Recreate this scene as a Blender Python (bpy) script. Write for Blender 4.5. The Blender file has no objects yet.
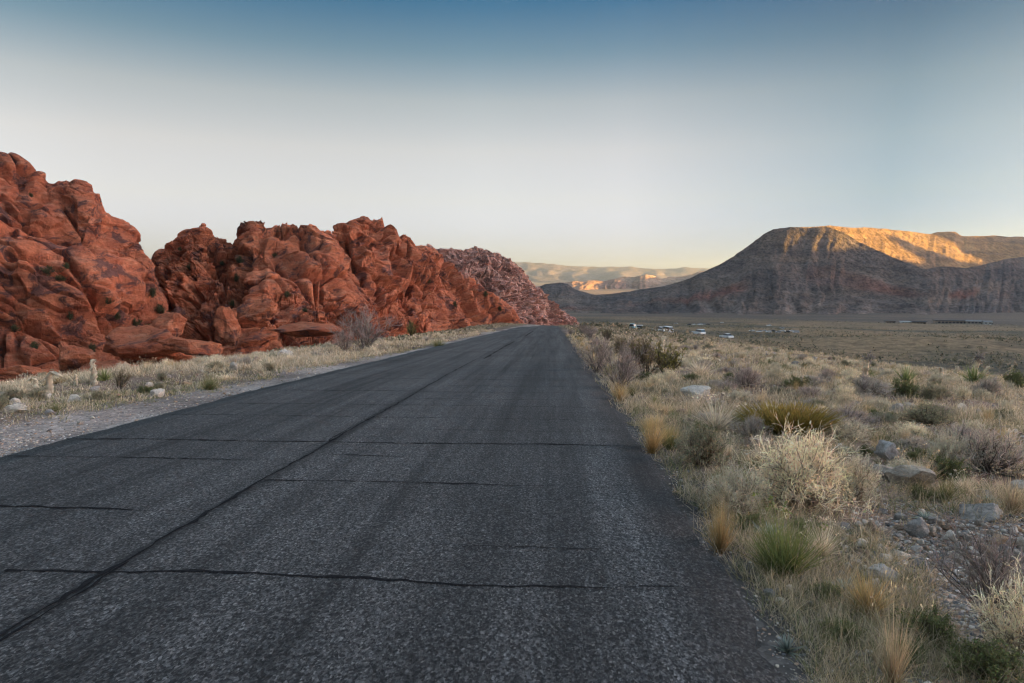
import bpy, math, random
import numpy as np
from mathutils import Vector, Matrix, Euler

R = math.radians
rng = np.random.default_rng(7)
random.seed(7)
scene = bpy.context.scene
COL = scene.collection

# ------------------------------------------------------------------ camera
F = 683.0
PITCH, YAW = 5.31, 3.43
HZ = 278.0
EYE = 1.6
cam_data = bpy.data.cameras.new('camera')
cam_data.sensor_width = 36.0
cam_data.lens = 24.01
cam_data.clip_start = 0.05
cam_data.clip_end = 200000.0
cam = bpy.data.objects.new('camera', cam_data)
COL.objects.link(cam)
cam.location = (0, 0, EYE)
cam.rotation_euler = (R(90 - PITCH), 0, R(YAW))
scene.camera = cam
_CM = np.array(Euler((R(90 - PITCH), 0, R(YAW))).to_matrix())

def ray(px, py):
    """direction of view through a picture point, scaled to unit depth along the view axis"""
    px = np.asarray(px, float); py = np.asarray(py, float)
    v = np.stack([(px - 512) / F, -(py - 341.5) / F, -np.ones_like(px + py)], -1)
    return v @ _CM.T

def hdir(px, py=HZ):
    """ray scaled to unit horizontal length"""
    d = ray(px, py * np.ones_like(np.asarray(px, float)))
    return d / np.linalg.norm(d[..., :2], axis=-1, keepdims=True)

# ------------------------------------------------------------------ noise (numpy)
def _h(ix, iy, iz, s):
    ix = ix.astype(np.int64).astype(np.uint32); iy = iy.astype(np.int64).astype(np.uint32); iz = iz.astype(np.int64).astype(np.uint32)
    h = ix * np.uint32(374761393) + iy * np.uint32(668265263) + iz * np.uint32(2147483647) + np.uint32((s * 1013904223 + 12345) & 0xffffffff)
    h = (h ^ (h >> np.uint32(13))) * np.uint32(1274126177)
    h = (h ^ (h >> np.uint32(16))) * np.uint32(2246822519)
    return h ^ (h >> np.uint32(15))

def _f(h): return (h & np.uint32(0xffffff)).astype(np.float32) / np.float32(16777216.0)

def vnoise(p, s=0):
    """smooth value noise in [-1,1]; p (...,3)"""
    p = np.asarray(p, np.float32)
    i = np.floor(p); f = p - i
    u = f * f * f * (f * (f * 6 - 15) + 10)
    ix, iy, iz = i[..., 0], i[..., 1], i[..., 2]
    def c(a, b, d): return _f(_h(ix + a, iy + b, iz + d, s))
    ux, uy, uz = u[..., 0], u[..., 1], u[..., 2]
    x00 = c(0,0,0) * (1-ux) + c(1,0,0) * ux; x10 = c(0,1,0) * (1-ux) + c(1,1,0) * ux
    x01 = c(0,0,1) * (1-ux) + c(1,0,1) * ux; x11 = c(0,1,1) * (1-ux) + c(1,1,1) * ux
    y0 = x00 * (1-uy) + x10 * uy; y1 = x01 * (1-uy) + x11 * uy
    return (y0 * (1-uz) + y1 * uz) * 2 - 1

def fbm(p, o=4, s=0, g=.5):
    a, r, n = 1.0, 0.0, 0.0
    p = np.asarray(p, np.float32)
    for k in range(o):
        r = r + a * vnoise(p, s + k * 17); n += a; a *= g; p = p * 2.03 + 11.7
    return r / n

def worley(p, s=0):
    """F1, F2 and a random number of the nearest cell"""
    p = np.asarray(p, np.float32)
    i = np.floor(p); f = p - i
    f1 = np.full(p.shape[:-1], 9, np.float32); f2 = f1.copy(); cid = np.zeros_like(f1); vx = np.zeros_like(f1); vy = np.zeros_like(f1); vz = np.zeros_like(f1)
    for a in (-1, 0, 1):
        for b in (-1, 0, 1):
            for c in (-1, 0, 1):
                h = _h(i[..., 0] + a, i[..., 1] + b, i[..., 2] + c, s)
                h2 = (h * np.uint32(1664525) + np.uint32(1013904223)); h3 = (h2 ^ (h2 >> np.uint32(11))) * np.uint32(1664525) + np.uint32(77)
                h2 = h2 ^ (h2 >> np.uint32(16)); h3 = h3 ^ (h3 >> np.uint32(15))
                dx = a + _f(h) - f[..., 0]; dy = b + _f(h2) - f[..., 1]; dz = c + _f(h3) - f[..., 2]
                d = np.sqrt(dx*dx + dy*dy + dz*dz)
                m = d < f1
                f2 = np.where(m, f1, np.minimum(f2, d)); f1 = np.where(m, d, f1)
                cid = np.where(m, _f(h2 ^ h3), cid); vx = np.where(m, dx, vx); vy = np.where(m, dy, vy); vz = np.where(m, dz, vz)
    return f1, f2, cid, np.stack([vx, vy, vz], -1)

def sstep(a, b, x):
    t = np.clip((x - a) / (b - a), 0, 1); return t * t * (3 - 2 * t)

def P3(x, y, z=0.0):
    x = np.asarray(x, float); return np.stack([x, np.asarray(y, float) + 0 * x, z + 0 * x], -1)

# ------------------------------------------------------------------ mesh helpers
def add_mesh(name, verts, faces, mat, parent=None, col=None, smooth=True, mats=None, mat_idx=None, link=True):
    """faces: array (M,4) or (M,3), or a list of such arrays"""
    if not isinstance(faces, (list, tuple)): faces = [faces]
    faces = [np.asarray(f, np.int32) for f in faces if len(f)]
    verts = np.asarray(verts, np.float32)
    me = bpy.data.meshes.new(name)
    me.vertices.add(len(verts)); me.vertices.foreach_set('co', verts.ravel())
    li = np.concatenate([f.ravel() for f in faces]); tot = np.concatenate([np.full(len(f), f.shape[1], np.int32) for f in faces])
    st = np.concatenate([[0], np.cumsum(tot)[:-1]]).astype(np.int32)
    me.loops.add(len(li)); me.loops.foreach_set('vertex_index', li)
    me.polygons.add(len(tot)); me.polygons.foreach_set('loop_start', st)
    me.update(calc_edges=True)
    me.polygons.foreach_set('use_smooth', np.full(len(tot), smooth))
    if col is not None:
        at = me.color_attributes.new('Col', 'FLOAT_COLOR', 'POINT')
        c = np.ones((len(verts), 4), np.float32); c[:, :np.asarray(col).shape[1]] = col
        at.data.foreach_set('color', c.ravel())
    if mat is not None: me.materials.append(mat)
    if mats:
        for m in mats: me.materials.append(m)
        if mat_idx is not None: me.polygons.foreach_set('material_index', np.asarray(mat_idx, np.int32))
    me.validate()
    if not link: return me
    o = bpy.data.objects.new(name, me); COL.objects.link(o)
    if parent is not None: o.parent = parent
    return o

def grid_faces(nu, nv, wrap=False):
    i = np.arange(nu * nv).reshape(nu, nv)
    if wrap: i = np.concatenate([i, i[:1]], 0)
    return np.stack([i[:-1, :-1], i[1:, :-1], i[1:, 1:], i[:-1, 1:]], -1).reshape(-1, 4)

def grid_normals(P):
    du = np.gradient(P, axis=0); dv = np.gradient(P, axis=1)
    n = np.cross(du, dv); return n / (np.linalg.norm(n, axis=-1, keepdims=True) + 1e-9)

def tag(o, label=None, cat=None, group=None, kind=None):
    if label: o['label'] = label
    if cat: o['category'] = cat
    if group: o['group'] = group
    if kind: o['kind'] = kind
    return o

def empty(name, loc=(0, 0, 0), rz=0.0, s=1.0):
    o = bpy.data.objects.new(name, None); COL.objects.link(o)
    o.empty_display_size = .1
    o.location = loc; o.rotation_euler = (0, 0, rz)
    o.scale = (s, s, s) if np.isscalar(s) else s
    return o

# ------------------------------------------------------------------ materials
class NT:
    def __init__(self, name):
        self.m = bpy.data.materials.new(name); self.m.use_nodes = True
        self.t = self.m.node_tree; self.b = self.t.nodes['Principled BSDF']
    def n(self, typ, **kw):
        nd = self.t.nodes.new(typ)
        for k, v in kw.items():
            if k.startswith('_'): setattr(nd, k[1:], v)
        return nd
    def l(self, a, b): self.t.links.new(a, b)
    def val(self, sock, v):
        if hasattr(v, 'is_output'): self.l(v, sock)
        else: sock.default_value = v
    def noise(self, vec, scale, detail=4, rough=.55, dist=0.0):
        nd = self.n('ShaderNodeTexNoise'); self.l(vec, nd.inputs['Vector'])
        nd.inputs['Scale'].default_value = scale; nd.inputs['Detail'].default_value = detail
        nd.inputs['Roughness'].default_value = rough; nd.inputs['Distortion'].default_value = dist
        return nd.outputs['Fac']
    def voro(self, vec, scale, out='Color', feature='F1'):
        nd = self.n('ShaderNodeTexVoronoi'); nd.feature = feature
        self.l(vec, nd.inputs['Vector']); nd.inputs['Scale'].default_value = scale
        return nd.outputs[out]
    def mapping(self, vec, scale=(1, 1, 1), rot=(0, 0, 0)):
        nd = self.n('ShaderNodeMapping'); self.l(vec, nd.inputs['Vector'])
        nd.inputs['Scale'].default_value = scale; nd.inputs['Rotation'].default_value = rot
        return nd.outputs['Vector']
    def ramp(self, fac, stops):
        nd = self.n('ShaderNodeValToRGB'); self.l(fac, nd.inputs['Fac'])
        e = nd.color_ramp.elements
        while len(e) < len(stops): e.new(.5)
        for i, (p, c) in enumerate(stops):
            e[i].position = p; e[i].color = (c, c, c, 1) if np.isscalar(c) else (*c, 1)
        return nd.outputs['Color']
    def mix(self, fac, a, b, mode='MIX'):
        nd = self.n('ShaderNodeMix'); nd.data_type = 'RGBA'; nd.blend_type = mode
        self.val(nd.inputs['Factor'], fac)
        for s, v in ((nd.inputs['A'], a), (nd.inputs['B'], b)):
            if hasattr(v, 'is_output'): self.l(v, s)
            else: s.default_value = (*v, 1) if len(v) == 3 else v
        return nd.outputs['Result']
    def math(self, op, a, b=0.0, clamp=False):
        nd = self.n('ShaderNodeMath'); nd.operation = op; nd.use_clamp = clamp
        self.val(nd.inputs[0], a); self.val(nd.inputs[1], b); return nd.outputs[0]
    def coords(self): return self.n('ShaderNodeTexCoord').outputs['Object']
    def attr(self, name='Col'):
        nd = self.n('ShaderNodeAttribute'); nd.attribute_name = name; return nd.outputs['Color']
    def rand(self): return self.n('ShaderNodeObjectInfo').outputs['Random']
    def bump(self, h, strength=.5, dist=.02):
        nd = self.n('ShaderNodeBump'); self.l(h, nd.inputs['Height'])
        nd.inputs['Strength'].default_value = strength; nd.inputs['Distance'].default_value = dist
        self.l(nd.outputs['Normal'], self.b.inputs['Normal'])
    def out(self, color, rough=.9, spec=.3):
        self.val(self.b.inputs['Base Color'], color if hasattr(color, 'is_output') else (*color, 1))
        self.val(self.b.inputs['Roughness'], rough); self.b.inputs['Specular IOR Level'].default_value = spec
        return self.m

def mat_plain(name, c, rough=.7, var=.25, scale=8, spec=.3, metal=0.0):
    t = NT(name); v = t.coords()
    n = t.noise(v, scale, 5)
    k = t.ramp(n, [(.3, 1 - var), (.7, 1 + var)])
    t.b.inputs['Metallic'].default_value = metal
    return t.out(t.mix(1.0, (*c, 1), k, 'MULTIPLY'), rough, spec)

def mat_plant(name, var=.25):
    """colour painted per twig or blade, a little different on each plant; thin fibres let some light through"""
    t = NT(name)
    a = t.attr(); r = t.rand()
    k = t.ramp(r, [(0, (1.28 - var, 1.25 - var, 1.22 - var)), (.5, (1.32, 1.27, 1.2)), (1, (1.34 + var * .7, 1.29 + var * .6, 1.22 + var * .5))])
    c = t.mix(1.0, a, k, 'MULTIPLY')
    m = t.out(c, .85, .2)
    tr = t.n('ShaderNodeBsdfTranslucent'); t.l(c, tr.inputs['Color'])
    mx = t.n('ShaderNodeMixShader'); mx.inputs[0].default_value = .38
    t.l(t.b.outputs[0], mx.inputs[1]); t.l(tr.outputs[0], mx.inputs[2]); t.l(mx.outputs[0], t.t.nodes['Material Output'].inputs['Surface'])
    return m
# settings of the light
SUN_EL, SUN_AZ = 5.0, 87.0
SUN_STR, SUN_COL = 2.7, (1.0, .62, .13)
SKY_STR, SKY_DUST = 0.15, 1.0
SKY_SAT = 1.0
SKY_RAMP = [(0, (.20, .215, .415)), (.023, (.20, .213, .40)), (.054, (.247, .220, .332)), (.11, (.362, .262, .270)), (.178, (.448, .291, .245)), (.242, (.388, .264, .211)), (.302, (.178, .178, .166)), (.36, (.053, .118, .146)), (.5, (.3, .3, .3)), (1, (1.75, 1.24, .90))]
SKY_AZ = [(-1, (.85, .82, .80)), (-.54, (.86, .83, .81)), (-.1, (1, 1, 1)), (.1, (.92, .93, .96)), (.42, (.33, .47, .575)), (.6, (.40, .5, .58)), (.66, (.9, .95, 1.0)), (.8, (4.2, 4.0, 4.0)), (.92, (5.0, 4.6, 4.6)), (1, (3.2, 3.0, 3.0))]  # tint from left to right; extra glow towards the sun added as side light
EXPO = 3.15
HAZE = 2.0e-5
SH_Y = [-9000, 1200, 2000, 2800, 3210, 3380, 3550, 3630, 3680, 3740, 3800, 3940, 4080, 4600, 5400, 6200]
SH_H = [780, 780, 720, 640, 595, 500, 430, 450, 575, 560, 440, 430, 610, 540, 150, -140]
CAR_D = [205, 207]
DENOISE = True
# ------------------------------------------------------------------ ground shape
XL, XR = -5.98, 1.05            # edges of the asphalt

def zroad(y):
    y = np.asarray(y, float)
    q = np.clip(y, 0, 20)
    p = .0004 * q * q + .0170 * np.clip(y - 20, 0, None) + .00006 * np.clip(y - 100, 0, None) ** 2
    return -.0425 * y - p

def zvalley(r, x, y):
    v = -(20 + .0425 * np.minimum(r, 2600)) - .0016 * np.clip(r - 2600, 0, 12000)
    if np.max(r) < 70: return v
    n = fbm(P3(x / 330, y / 330), 4, 5) * 8 * sstep(90, 400, r) + fbm(P3(x / 60, y / 60), 3, 6) * 1.6 * sstep(70, 200, r)
    v = v + 7 * np.exp(-((x - 205) / 95) ** 2 - ((y - 340) / 60) ** 2)
    return v + n * (1 - .7 * sstep(2000, 6000, r))

def gz(x, y):
    x = np.asarray(x, float); y = np.asarray(y, float)
    r = np.hypot(x, y)
    zr = zroad(y)
    side = .0036 * np.clip(x - 1.5, 0, None) ** 2 + .0048 * np.clip(-4.5 - x, 0, None) ** 2
    off = sstep(0, 2.0, np.maximum(x - XR - .1, XL - .1 - x))       # 0 on the road, 1 away from it
    micro = (fbm(P3(x / 5.0, y / 5.0), 3, 21) * .16 + fbm(P3(x / 1.1, y / 1.1), 2, 22) * .05) * off
    micro = micro + fbm(P3(x / 30., y / 30.), 3, 23) * .7 * sstep(6, 45, np.maximum(x - XR, XL - x))
    edge = -.05 - .05 * sstep(-.3, .25, np.maximum(x - XR, XL - x)) * (1 - .5 * off)
    par = zr - side + micro + edge
    par = par + 2.2 * np.exp(-((x + 26) / 16) ** 2 - ((y - 235) / 70) ** 2)
    par = par + 6.5 * np.exp(-((x - 62) / 26) ** 2 - ((y - 205) / 52) ** 2)
    v = zvalley(r, x, y)
    k = 3.0
    m = np.maximum(par, v)
    return m + np.where(np.abs(par - v) < 25, np.log1p(np.exp(-np.abs(par - v) / k)) * k, 0)

def gzr(x, y):
    return gz(x, y)

_S = np.concatenate([np.arange(1.5, 12, .06), np.geomspace(12, 1600, 260)])
def ground_at(px, py, dmax=90.0):
    """where the line of sight through a picture point meets the ground"""
    d = ray(px, py)
    S = _S[_S <= dmax + .5]
    p = d[None] * S[:, None]
    hit = np.nonzero(p[:, 2] + EYE < gz(p[:, 0], p[:, 1]))[0]
    i = hit[0] if len(hit) else len(S) - 1
    prev = min(S[max(i - 1, 0)], dmax)
    p = d * prev
    return float(p[0]), float(p[1]), float(gz(p[0], p[1])), float(prev)

# one ground sheet, polar round the viewpoint, out to the horizon
ang = np.unique(np.concatenate([np.arange(-180, -60, 4), np.arange(-60, 50, .16), np.arange(50, 181, 4)])).astype(float)
rad = np.concatenate([[.3], np.geomspace(1.2, 70, 190), np.geomspace(71, 5000, 170), np.geomspace(5200, 44000, 46)])
A, RR = np.meshgrid(np.radians(ang), rad, indexing='ij')
GX, GY = np.sin(A) * RR, np.cos(A) * RR
GZ = gz(GX, GY)
# colour zones of soil and scrub; far plain painted paler to look sunlit
n1 = fbm(P3(GX / 260, GY / 150), 4, 31); n2 = fbm(P3(GX / 40, GY / 40), 4, 32); n3 = fbm(P3(GX / 4, GY / 4), 3, 33)
def lerp(a, b, t): return np.asarray(a) * (1 - t[..., None]) + np.asarray(b) * t[..., None]
tan_ = np.array([.37, .275, .20]); soil = np.array([.25, .165, .12]); olive = np.array([.135, .125, .085]); dark = np.array([.085, .088, .07])
c = lerp(tan_, soil, sstep(-.35, .35, n3 + .5 * n2))
farc = lerp(np.array([.235, .185, .118]), np.array([.125, .115, .082]), sstep(-.22, .25, n1 + .35 * n2))
farc = lerp(farc, np.array([.075, .076, .06]), sstep(.02, .25, fbm(P3(GX / 420, GY / 90), 4, 36)) * .85)
c = lerp(c, farc, sstep(60, 200, RR) * 1.0)
far2 = lerp(np.array([.165, .135, .105]), np.array([.105, .094, .08]), sstep(-.3, .3, fbm(P3(GX / 900, GY / 220), 4, 37)))
c = lerp(c, far2, sstep(900, 1700, RR))
c = c * lerp(np.ones(3), np.array([1.18, 1.02, .90]), sstep(80, 250, RR))
far_sunlit = lerp(np.array([.44, .30, .20]), np.array([.26, .19, .15]), sstep(-.2, .3, fbm(P3(GX / 2500, GY / 900), 4, 38)))
c = lerp(c, far_sunlit, sstep(4200, 6500, RR))
# gravel verge
lw = 1.9 + .5 * fbm(P3(GX * 0, GY / 6), 3, 34) - .9 * sstep(14, 34, GY)
gl = sstep(lw + .5, lw - .4, XL - GX + .45 * n3) * (GX < -3)
grc = lerp(np.array([.44, .36, .31]), np.array([.29, .225, .195]), sstep(-.4, .4, fbm(P3(GX / 1.2, GY / 2.5), 3, 39)))
c = c * (1 - gl[..., None]) + grc * gl[..., None]
gr = sstep(.75, .1, GX - XR + .3 * n3) * (GX > -3)
c = c * (1 - gr[..., None]) + np.array([.125, .105, .092]) * gr[..., None]

t = NT('desert_soil'); v = t.coords()
a = t.attr()
f1 = t.noise(v, 9, 6, .65); f2 = t.noise(v, .35, 8, .7)
vo = t.voro(v, 26, 'Color'); sep = t.n('ShaderNodeSeparateColor'); t.l(vo, sep.inputs[0])
k1 = t.ramp(f1, [(.25, .55), (.5, 1.0), (.75, 1.4)])
k2 = t.ramp(f2, [(.3, .6), (.5, 1.0), (.7, 1.3)])
k3 = t.ramp(sep.outputs[0], [(0, .72), (.8, 1.05), (1, 1.6)])
cc = t.mix(1.0, a, k1, 'MULTIPLY'); cc = t.mix(1.0, cc, k2, 'MULTIPLY'); cc = t.mix(1.0, cc, k3, 'MULTIPLY')
far_dots = t.ramp(t.noise(t.mapping(v, (.22, .22, .22)), 1.0, 3, .6), [(.42, 1.0), (.6, .45)])
cc = t.mix(.75, cc, t.mix(1.0, cc, far_dots, 'MULTIPLY'))
t.bump(t.math('ADD', f1, sep.outputs[0]), .6, .03)
M_SOIL = t.out(cc, .95, .15)
nu, nv = GX.shape
g = add_mesh('ground', np.stack([GX, GY, GZ], -1).reshape(-1, 3), grid_faces(nu, nv)[:, ::-1], M_SOIL, col=c.reshape(-1, 3))
tag(g, 'dry sandy desert ground sloping from the road into the wide valley', 'ground', kind='structure')

# ------------------------------------------------------------------ road
ys = np.concatenate([np.arange(-30, 60, .12), np.arange(60, 330, 1.0)])
xs = np.array([0, .004, .06, .2, .35, .5, .65, .8, .94, .996, 1.0])
YY, TT = np.meshgrid(ys, xs, indexing='ij')
er = XR + .10 * fbm(P3(ys / 1.3, 0 * ys), 4, 41) + .05 * fbm(P3(ys / .35, 0 * ys), 2, 42)
el = XL + .10 * fbm(P3(ys / 2.3, 5 + 0 * ys), 4, 43) + .05 * fbm(P3(ys / .35, 5 + 0 * ys), 2, 44)
bend = -.0011 * np.clip(ys - 205, 0, None) ** 2                   # the road turns away left over the crest
RX = (el[:, None] * (1 - TT) + er[:, None] * TT) + bend[:, None]
RZ = zroad(YY) + .012 * fbm(P3(RX / 3, YY / 5), 2, 45)
RZ[:, 0] -= .16; RZ[:, -1] -= .16
RZ[:, 1] -= .012; RZ[:, -2] -= .012
t = NT('asphalt'); v = t.coords()
st = t.noise(t.mapping(v, (2.6, .045, 1)), 1.0, 6, .62, .25)
st2 = t.noise(t.mapping(v, (9.0, .12, 1)), 1.0, 4, .6)
pa = t.noise(v, .55, 6, .6)
ag = t.voro(t.mapping(v, (1.0, .55, 1)), 100, 'Color'); sp = t.n('ShaderNodeSeparateColor'); t.l(ag, sp.inputs[0])
ag2 = t.noise(t.mapping(v, (1.0, .6, 1)), 46, 5, .8)
base = t.ramp(sp.outputs[0], [(0, (.009, .0085, .0082)), (.42, (.046, .0432, .0420)), (.85, (.084, .079, .076)), (1, (.155, .146, .138))])
k1 = t.ramp(st, [(.36, .46), (.47, .90), (.58, 1.26)])
k2 = t.ramp(st2, [(.3, .78), (.6, 1.1)])
k3 = t.ramp(pa, [(.3, .75), (.7, 1.2)])
k4 = t.ramp(ag2, [(.40, .22), (.5, 1.0), (.61, 1.65)])
for k in (k1, k2, k3, k4): base = t.mix(1.0, base, k, 'MULTIPLY')
sx = t.n('ShaderNodeSeparateXYZ'); t.l(v, sx.inputs[0])
sl = t.math('ABSOLUTE', t.math('ADD', t.math('ADD', sx.outputs['X'], 2.66), t.math('MULTIPLY', t.math('SUBTRACT', t.noise(v, 1.6, 5, .7), .5), .35)))
base = t.mix(1.0, base, t.ramp(sl, [(0, .52), (.035, .74), (.11, 1.0)]), 'MULTIPLY')           # tar spread along the seam
wt_ = t.math('ABSOLUTE', t.math('ADD', sx.outputs['X'], t.math('ADD', .42, t.math('MULTIPLY', t.math('SUBTRACT', t.noise(v, .25, 4, .6), .5), .9))))
base = t.mix(1.0, base, t.ramp(wt_, [(0, .62), (.35, .82), (.8, 1.0)]), 'MULTIPLY')          # wheel track
eg = t.math('ABSOLUTE', t.math('SUBTRACT', sx.outputs['X'], 1.0))
base = t.mix(1.0, base, t.ramp(t.math('ADD', eg, t.math('MULTIPLY', t.math('SUBTRACT', t.noise(v, 1.2, 5, .7), .5), .5)), [(0, .55), (.28, .8), (.5, 1.12), (.8, 1.0)]), 'MULTIPLY')
t.bump(t.math('ADD', ag2, sp.outputs[0]), .8, .007)
M_ASPH = t.out(base, .78, .28)
road = add_mesh('road', np.stack([RX, YY, RZ], -1).reshape(-1, 3), grid_faces(*RX.shape)[:, ::-1], M_ASPH)
tag(road, 'cracked grey asphalt road running straight to the crest', 'road', kind='structure')

# cracks: thin ragged dark ribbons lying in the surface
M_CRACK = mat_plain('crack_tar', (.017, .016, .017), .95, .5, 45, .05)
def ribbon(pts, w, seed):
    """pts (N,2) centre line, w (N) width; ragged on both sides"""
    pts = np.asarray(pts, float); n = len(pts)
    d = np.gradient(pts, axis=0); d /= np.linalg.norm(d, axis=1, keepdims=True) + 1e-9
    nn = np.stack([-d[:, 1], d[:, 0]], 1)
    s = np.arange(n)
    a = pts + nn * (w * (.5 + .45 * vnoise(P3(s / 2.3, 0 * s + seed * 3.1), 51)))[:, None]
    b = pts - nn * (w * (.5 + .45 * vnoise(P3(s / 2.3, 0 * s + seed * 7.7), 52)))[:, None]
    q = np.stack([a, b], 1)
    z = zroad(q[..., 1]) + .012 * fbm(P3(q[..., 0] / 3, q[..., 1] / 5), 2, 45) + .004
    return np.concatenate([q, z[..., None]], -1)
rib = []
def cross_crack(y, x0, x1, w, seed, amp=.05):
    x = np.arange(x0, x1, .035)
    yy = y + amp * fbm(P3(x / 1.6, 0 * x + seed), 4, 53) * 2 + .014 * fbm(P3(x / .12, 0 * x + seed), 2, 54)
    ww = w * (.55 + .6 * np.abs(fbm(P3(x / .7, 0 * x + seed), 3, 55)) * 2) * np.clip((x1 - x) / .8, .15, 1)
    rib.append(ribbon(np.stack([x, yy], 1), ww, seed))
for i, (y, x0, x1, w) in enumerate([(3.82, -3.3, .62, .034), (3.86, -6.0, -3.2, .013), (5.02, -6.0, -2.75, .026), (4.4, -.6, .95, .008), (3.86, .5, .98, .012), (6.9, -5.9, -2.7, .02), (7.2, -2.5, -.4, .012), (16.4, -2.6, .95, .026), (19.6, -5.8, .95, .034), (6.05, -2.66, .15, .024), (6.0, .15, .98, .008),
        (7.93, -5.95, .95, .036), (8.85, -2.4, .7, .013), (9.9, -5.9, .95, .022), (11.2, -5.6, .95, .026), (12.1, -2.6, .5, .02), (13.2, -5.6, .95, .030), (14.4, -2.6, .9, .022), (15.8, -5.6, .9, .032), (17.1, -5.8, .8, .03), (18.6, -2.6, .9, .03), (20.4, -5.6, .9, .035), (22.5, -5.8, .8, .05),
        (29, -5.9, .9, .10), (38, -5.9, .9, .07), (52, -5.9, .9, .12), (70, -5.9, .9, .14), (10.6, .2, 1.02, .02), (9.1, .5, 1.0, .012)]):
    cross_crack(y, x0, x1, w, i + 1)
for k, (y0, y1, w, dx) in enumerate([(2.2, 24, .020, 0), (2.2, 4.0, .012, .04), (8, 11, .010, -.05), (24, 42, .07, .25), (55, 80, .12, .4)]):
    y = np.arange(y0, y1, .035)
    x = -2.66 + dx + .035 * fbm(P3(y / 3.0, 0 * y), 3, 56) + .02 * fbm(P3(y / .2, 0 * y + k), 2, 57)
    w_ = w * (.5 + np.abs(fbm(P3(y / .6, 0 * y + k * 5), 3, 58)) * 2.4)
    rib.append(ribbon(np.stack([x, y], 1), w_, 40 + k))
V, Fc, o_ = [], [], 0
for q in rib:
    n = len(q); V.append(q.reshape(-1, 3))
    i = np.arange(n - 1) * 2 + o_
    Fc.append(np.stack([i, i + 1, i + 3, i + 2], 1)); o_ += 2 * n
ck = add_mesh('crack', np.concatenate(V), np.concatenate(Fc)[:, ::-1], M_CRACK, parent=road)
ck['kind'] = 'structure'

# ------------------------------------------------------------------ red sandstone hills
def rock_mat(name, c1, c2, c3, varn):
    t = NT(name); v = t.coords(); a = t.attr()
    n1 = t.noise(v, .16, 7, .62, .6); n2 = t.noise(v, 1.5, 6, .68); n3 = t.noise(t.mapping(v, (.3, .3, 1.5), (.5, .2, 0)), 1.0, 5, .6)
    col = t.mix(t.ramp(n1, [(.36, 0.0), (.64, 1.0)]), c1, c2)
    col = t.mix(t.ramp(n3, [(.5, 0.0), (.68, .7)]), col, c3)
    vm = t.math('MULTIPLY', t.ramp(t.noise(t.mapping(v, (.8, .8, 1.3), (0, .5, .0)), .26, 9, .74, .9), [(.52, 0.0), (.585, .85)]), 1.0)
    col = t.mix(vm, col, varn)
    col = t.mix(1.0, col, t.ramp(n2, [(.28, .62), (.5, 1.0), (.72, 1.3)]), 'MULTIPLY')
    col = t.mix(1.0, col, a, 'MULTIPLY')
    t.bump(t.math('ADD', n2, t.noise(v, 5.0, 5, .7)), 1.0, .38)
    return t.out(col, .92, .15)
M_RED = rock_mat('red_sandstone', (.4839, .1544, .0782), (.3398, .0978, .0546), (.5560, .2368, .1390), (.0994, .0526, .0491))
M_RED2 = rock_mat('orange_sandstone', (.5045, .1626, .0803), (.3707, .1071, .0577), (.5663, .2471, .1441), (.1170, .0585, .0526))
M_PINK = rock_mat('pale_pink_sandstone', (.5148, .2883, .2214), (.3912, .1750, .1338), (.5972, .4324, .3604), (.1521, .0936, .0819))

def interp(pts, x):
    pts = np.array(pts, float); return np.interp(x, pts[:, 0], pts[:, 1])

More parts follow.
